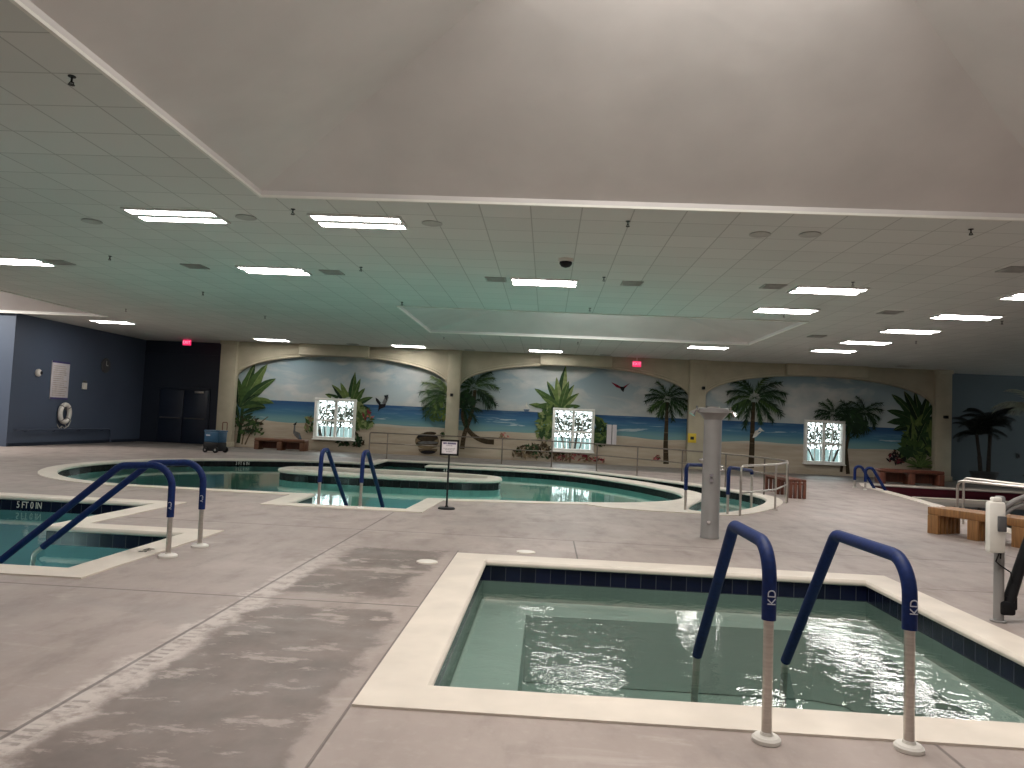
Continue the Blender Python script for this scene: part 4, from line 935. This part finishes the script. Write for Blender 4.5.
grab_rail('blue handle at the ramp entry, beside the bright curved railing', [(0, 0), (0, .80), (1.5, .70), (1.5, -.38)], [0, .1, .1, 0], (.34, 1.02), .04, (3.13, 12.86, 0), R(-30), gD, logo=False, flange=False)
# ------------------------------------------------------------------ metal railings
def railing(label, pts, h, mid, posts, group=None, r=.02, cat='railing', ends=True, metal='steel'):
    root = thing('railing', label, cat, (pts[0][0], pts[0][1], 0), 0, group); o = Vector((pts[0][0], pts[0][1], 0))
    L = [Vector((x, y, 0))-o for x, y in pts]
    def tp(z): return [v+Vector((0, 0, z)) for v in L]
    path = tp(h)
    if ends: path = [L[0]+Vector((0, 0, .0))]+path+[L[-1]+Vector((0, 0, 0))]
    b = MB(); b.tube(fillet(path, .1, 5), r, 10); b.build('top_rail', M[metal], root)
    if mid: b = MB(); b.tube(fillet(tp(mid), .1, 3), r*.8, 8); b.build('mid_rail', M[metal], root)
    for (x, y) in posts:
        p = Vector((x, y, 0))-o; b = MB(); b.tube([p, p+Vector((0, 0, h))], r, 8); b.lathe([(.05, .002), (.05, .012), (.022, .015)], c=p, n=14); b.build('post', M[metal], root)
    return root
cur = [(v[0], v[1]) for v in smooth_line([(-5.9, 24.58), (-5.3, 24.6), (-2.9, 24.65), (-1.45, 24.6), (.2, 24.35), (1.6, 23.3), (2.7, 22.0), (3.75, 20.6), (4.55, 19.0), (5.02, 17.3), (5.05, 15.75)], 3)]
railing('long two bar steel railing curving along the ramp in front of the murals', cur, .85, .50, [(-5.3, 24.6), (-1.45, 24.6), (.2, 24.35), (1.6, 23.3), (2.7, 22.0), (3.75, 20.6), (4.55, 19.0), (5.02, 17.3)], metal='steel_dark')
railing('bright steel railing at the near end of the ramp, beside the shower column', [(3.32, 12.78), (4.29, 14.05), (4.97, 15.55)], .84, .38, [(4.29, 14.05)])
railing('steel handrail of the dark red pool, closest to the slatted bench', [(6.66, 12.35), (7.2, 10.9)], .79, None, [], 'steel handrails behind the slatted bench')
railing('steel handrail of the dark red pool, second behind the slatted bench', [(7.22, 13.2), (7.42, 11.3)], .80, None, [], 'steel handrails behind the slatted bench')

# ------------------------------------------------------------------ shower column
r_ = thing('shower_column', 'grey shower column with a flared top and chrome push buttons', 'shower', (2.2, 9.96, 0))
b = MB(); b.lathe([(.125, .002), (.125, .02), (.118, .03), (.116, 1.56)], n=28); b.build('column', M['mid_grey'], r_)
b = MB(); b.lathe([(.116, 1.555), (.13, 1.575), (.175, 1.63), (.20, 1.645), (.20, 1.70), (.19, 1.712), (.10, 1.715)], n=28); b.build('flared_cap', M['mid_grey'], r_)
for k, ang in enumerate((185, -8, 100)):
    a = R(ang); d = Vector((math.cos(a), math.sin(a), 0)); b = MB()
    b.tube([d*.18+Vector((0, 0, 1.675)), d*.235+Vector((0, 0, 1.675)), d*.265+Vector((0, 0, 1.65))], .02, 10); b.tube([d*.255+Vector((0, 0, 1.66)), d*.285+Vector((0, 0, 1.615))], [.024, .045], 12); b.tube([d*.22+Vector((0, 0, 1.675)), d*.22+Vector((0, 0, 1.735))], .014, 8); b.build('shower_head', M['chrome'], r_)
for ang, z in ((-102, .83), (-102, .76), (-108, .22), (-30, .95), (-25, .9), (178, 1.02)):
    a = R(ang); d = Vector((math.cos(a), math.sin(a), 0)); b = MB(); b.tube([d*.112+Vector((0, 0, z)), d*.145+Vector((0, 0, z))], .022, 12); b.tube([d*.144+Vector((0, 0, z)), d*.165+Vector((0, 0, z))], .012, 10); b.build('push_button', M['chrome'], r_)
b = MB(); b.lathe([(.085, .715), (.085, .73)], c=(0, 0, 1.0), n=20); b.build('top_plate', M['steel'], r_)
# ------------------------------------------------------------------ sign stand
r_ = thing('sign_stand', 'black framed notice on a slim black stand at the edge of the round pool', 'sign', (-1.515, 11.62, 0))
b = MB(); b.lathe([(.135, .002), (.135, .015), (.12, .028), (.03, .036), (.016, .06)], n=28); b.build('base', M['black'], r_)
b = MB(); b.tube([(0, 0, .05), (0, 0, .86)], .015, 10); b.build('pole', M['black'], r_)
b = MB(); w, z0, z1 = .150, .835, 1.085
b.bbox(-w, w, -.012, .012, z0, z0+.03, .004); b.bbox(-w, w, -.012, .012, z1-.03, z1, .004); b.bbox(-w, -w+.03, -.012, .012, z0, z1, .004); b.bbox(w-.03, w, -.012, .012, z0, z1, .004); b.build('frame', M['black'], r_)
b = MB(); b.box(-w+.02, w-.02, -.004, .006, z0+.02, z1-.02); pn = b.build('panel', M['paper'], r_, 0)
b = MB(); rg = random.Random(8); x = -.10
while x < .098:
    ww = rg.uniform(.008, .014)
    if not (-.050 < x < -.036): b.box(x, x+ww, -.0065, -.004, 1.012, 1.040)
    x += ww+.003
b.build('bold_heading', M['print_purple'], pn, 0)
b = MB()
for z, hw in ((.992, .05), (.945, .095), (.925, .07), (.897, .05)):
    x = -hw
    while x < hw: ww = rg.uniform(.008, .024); b.box(x, min(hw, x+ww), -.0055, -.004, z-.006, z+.006); x += ww+.006
b.build('small_print', M['print_grey'], pn, 0)

# ------------------------------------------------------------------ benches
def bench(label, L, W, H, n, material, loc, rz, group, legs=3, beam=.10, lw=.12):
    root = thing('slatted_bench', label, 'bench', loc, rz, group); gap = W/n; t = gap*.62
    for k in range(n):
        y0 = -W/2+k*gap+(gap-t)/2; b = MB(); b.bbox(-L/2, L/2, y0, y0+t, H-beam, H, .012)
        sl = b.build('slat', material, root)
    for j in range(legs):
        x = -L/2+(L-lw)*j/(legs-1); b = MB()
        for k in range(n):
            y0 = -W/2+k*gap+(gap-t)/2; b.bbox(x, x+lw, y0, y0+t, 0, H-beam-.001, .008)
        b.box(x+.02, x+lw-.02, -W/2+gap/2, W/2-gap/2, H-beam-.06, H-beam-.02)
        b.build('leg', material, root)
    return root
bd = Vector((6.50-5.88, 10.50-11.70, 0)); ang = math.atan2(bd.y, bd.x); nrm = Vector((-bd.y, bd.x, 0)).normalized(); mid = Vector((5.88, 11.70, 0))+bd/2+nrm*.29
bench('tan slatted bench beside the pool lift', 1.42, .56, .40, 6, M['wood_tan'], mid, ang, 'slatted benches', beam=.115, lw=.17)
bench('red brown slatted bench behind the curved steel railing', 1.9, .40, .42, 4, M['wood_red'], (5.62, 17.75, 0), R(90), 'slatted benches', beam=.06, lw=.10)
def plank_bench(label, L, D, H, loc, rz, material):
    root = thing('wooden_bench', label, 'bench', loc, rz, 'long wooden benches')
    b = MB(); b.bbox(-L/2, L/2, -D/2, D/2, H-.11, H, .035, seg=3); b.build('seat', material, root)
    for x in (-L/2+.09, 0, L/2-.09):
        b = MB(); b.bbox(x-.09, x+.09, -D/2+.01, D/2-.01, 0, H-.112, .012); b.build('leg', material, root)
    b = MB(); b.box(-L/2+.16, L/2-.16, D/2-.06, D/2-.03, .04, H-.13); b.build('back_panel', M['wood_red'], root)
    return root
xa, xb = wall_pt(256, 444, 26.8)[0], wall_pt(306, 447, 26.8)[0]
plank_bench('brown wooden bench below the painted heron', xb-xa, .5, .42, ((xa+xb)/2, 26.85, 0), 0, M['wood_dark'])
plank_bench('brown wooden bench below the painted plant beside the last pillar', 1.95, .5, .47, (11.62, 24.35, 0), R(-3), M['wood_red'])

# ------------------------------------------------------------------ blue cart
r_ = thing('rolling_cart', 'blue box cart on black wheels beside the navy doors', 'cart', (-10.62, 23.4, 0), R(-12))
b = MB(); b.bbox(-.27, .27, -.22, .22, .33, .68, .035, seg=3); b.build('tub', M['cart_blue'], r_)
b = MB(); b.bbox(-.285, .285, -.235, .235, .66, .72, .02); b.build('lid', M['cart_blue'], r_)
b = MB(); b.bbox(-.29, .27, -.23, .23, .05, .34, .04); b.build('base', M['black'], r_)
for sx, sy, rr in ((.2, -.25, .10), (.2, .25, .10), (-.17, -.25, .085), (-.17, .25, .085)):
    b = MB(); b.lathe([(rr*.5, -.025), (rr, -.02), (rr, .02), (rr*.5, .025)], n=18, M4=Matrix.Translation((sx, sy, rr)) @ Matrix.Rotation(R(90), 4, 'X')); wh = b.build('wheel', M['black'], r_)
    b = MB(); b.lathe([(rr*.35, -.03), (rr*.35, .03)], n=12, M4=Matrix.Translation((sx, sy, rr)) @ Matrix.Rotation(R(90), 4, 'X')); b.build('hub', M['mid_grey'], wh)
b = MB(); b.tube(fillet([(.08, .2, .70), (.08, .2, .98), (.25, .2, .98), (.25, .2, .70)], .03), .014, 8); b.build('pull_handle', M['wood_red'], r_)
b = MB(); b.box(-.2, -.05, -.2235, -.219, .54, .57); b.build('nameplate', M['logo'], r_, 0)
# ------------------------------------------------------------------ pool lift
r_ = thing('pool_lift', 'grey pool lift mast with white battery box and black actuator', 'pool lift', (3.635, 6.13, 0))
b = MB(); b.lathe([(.06, .002), (.06, .012), (.037, .016), (.037, .98), (.03, .99)], n=20); b.build('mast', M['mid_grey'], r_)
b = MB(); b.bbox(-.135, -.005, -.10, -.03, .55, .95, .02); b.bbox(-.105, -.03, -.09, -.04, .94, .985, .012); bx_ = b.build('battery_box', M['white_plastic'], r_)
b = MB(); b.bbox(-.075, -.012, -.118, -.098, .72, .84, .005); b.build('battery_label', M['dark_grey'], bx_)
b = MB(); b.tube([(-.03, -.06, .56), (-.06, -.06, .48), (-.02, -.05, .45), (.06, -.05, .40), (.10, -.02, .30)], .006, 6); b.tube([(.0, -.045, .72), (-.02, -.05, .5)], .006, 6); b.build('cable', M['black'], r_)
b = MB(); b.bbox(-.01, .11, -.05, .05, .06, .17, .02); b.bbox(.04, .13, -.035, .06, .10, .21, .015); b.build('pivot_bracket', M['black'], r_)
b = MB(); b.tube([(.07, 0, .14), (.155, 0, .42), (.24, 0, .70), (.33, 0, .98)], [.045, .042, .036, .03], 12); b.build('actuator', M['black'], r_)
b = MB(); b.tube([(0, 0, .88), (.12, 0, .96), (.5, .02, 1.12)], .022, 10); b.tube([(0, 0, .82), (.1, .0, .90), (.5, .02, 1.05)], .018, 10); b.tube([(.33, 0, .98), (.34, .01, 1.05)], .03, 10); b.build('lift_arm', M['mid_grey'], r_)
# drain covers
for x, y, lab in ((-1.11, 7.25, 'round white drain cover on the dark worn slab beside the hot tub'), (-.17, 8.1, 'round white drain cover behind the hot tub coping')):
    r_ = thing('drain_cover', lab, 'drain cover', (x, y, 0), 0, 'white drain covers'); b = MB(); b.lathe([(.105, .001), (.105, .008), (.098, .012)], n=28); b.build('lid', M['white_plastic'], r_); b = MB(); b.tube([(.1*math.cos(t), .1*math.sin(t), .009) for t in [2*math.pi*k/28 for k in range(28)]], .005, 6, closed=True); b.build('rim', M['coping'], r_)

# ------------------------------------------------------------------ real palms in the alcove
def palm3d(label, loc, trunks, frond_m, seed, L=.9, pot=True, n=13, group=None, base=.42):
    rg = random.Random(seed); root = thing('potted_palm', label, 'palm', loc, 0, group)
    if pot: b = MB(); b.lathe([(.30, .0), (.36, .05), (.42, .36), (.45, .38), (.45, .42), (.38, .42), (.37, .36)], n=24); b.build('pot', M['pot'], root)
    for (bx, tx, ty, h) in trunks:
        b = MB(); pts = [Vector((bx, 0, base-.05)), Vector((bx*.7+tx*.3, ty*.3, base+(h-base)*.4)), Vector((tx, ty, h))]; pts = fillet(pts, .8, 5)
        b.tube(pts, [.07-.02*i/len(pts) for i in range(len(pts))], 10); b.build('trunk', M['bark'], root)
        b = MB()
        for k in range(n):
            az = 2*math.pi*k/n*1.0+rg.uniform(-.2, .2); el = R(rg.uniform(15, 75)); l = L*rg.uniform(.8, 1.1); p = Vector((tx, ty, h-.02)); N = 9; c = [p.copy()]
            for i in range(N):
                e = el-R(95)*(i/N)**1.3; c.append(c[-1]+Vector((math.cos(az)*math.cos(e), math.sin(az)*math.cos(e), math.sin(e)))*l/N)
            b.tube(c, [.012-.008*i/N for i in range(N+1)], 5)
            side = Vector((-math.sin(az), math.cos(az), 0))
            for i in range(1, N+1):
                for q in (0, .5):
                    o = c[i-1].lerp(c[i], q); tdir = (c[i]-c[i-1]).normalized()
                    for s in (-1, 1):
                        ll = l*.36*math.sin(math.pi*(.12+.8*(i+q)/(N+1))); d = (side*s*.8+tdir*.65+Vector((0, 0, -.35))).normalized(); w = tdir*.02
                        b.add([o-w, o+w, o+d*ll*.6+w*.7+Vector((0, 0, .01)), o+d*ll, o+d*ll*.6-w*.7], [(0, 1, 2, 3, 4)])
        b.build('fronds', frond_m, root, 0)
    return root
x = wall_pt(984, 470, 27.25)[0]
palm3d('dark potted palm with two trunks in the alcove', (x, 27.25, 0), [(-.12, -.30, -.05, 1.75), (.15, .22, .0, 2.15)], M['frond_shaded'], 5, 1.12, n=17, group='alcove palms')
palm3d('pale palm with fronds cut off by the frame beside the dark palm', (16.62, 25.9, 0), [(0, .0, 0, 2.6)], M['frond'], 9, 1.5, n=18, group='alcove palms')
x, z = wall_pt(1019, 456, 28.55); r_ = thing('wall_outlet', 'small dark box on the alcove wall beside the dark palm trunks', 'outlet', (x, 28.6, z)); b = MB(); b.bbox(-.06, .06, -.04, -.001, -.09, .09, .008); b.build('cover', M['dark_grey'], r_); b = MB(); b.box(-.025, .025, -.045, -.04, -.05, .05); b.build('socket', M['black'], r_)

# ------------------------------------------------------------------ daylight and exposure
w = bpy.data.worlds.new('daylight'); sc.world = w; w.use_nodes = True
bg = w.node_tree.nodes['Background']; bg.inputs[0].default_value = (.93, .97, 1, 1); bg.inputs[1].default_value = 4.0
sc.view_settings.view_transform = 'Standard'; sc.view_settings.look = 'None'; sc.view_settings.gamma = 1; sc.view_settings.use_curve_mapping = False
sc.view_settings.exposure = 0.05
sc.cycles.max_bounces = 10; sc.cycles.diffuse_bounces = 5; sc.cycles.glossy_bounces = 4; sc.cycles.transparent_max_bounces = 12
sc.cycles.caustics_reflective = False; sc.cycles.caustics_refractive = False; sc.cycles.use_denoising = True; sc.cycles.sample_clamp_indirect = 6
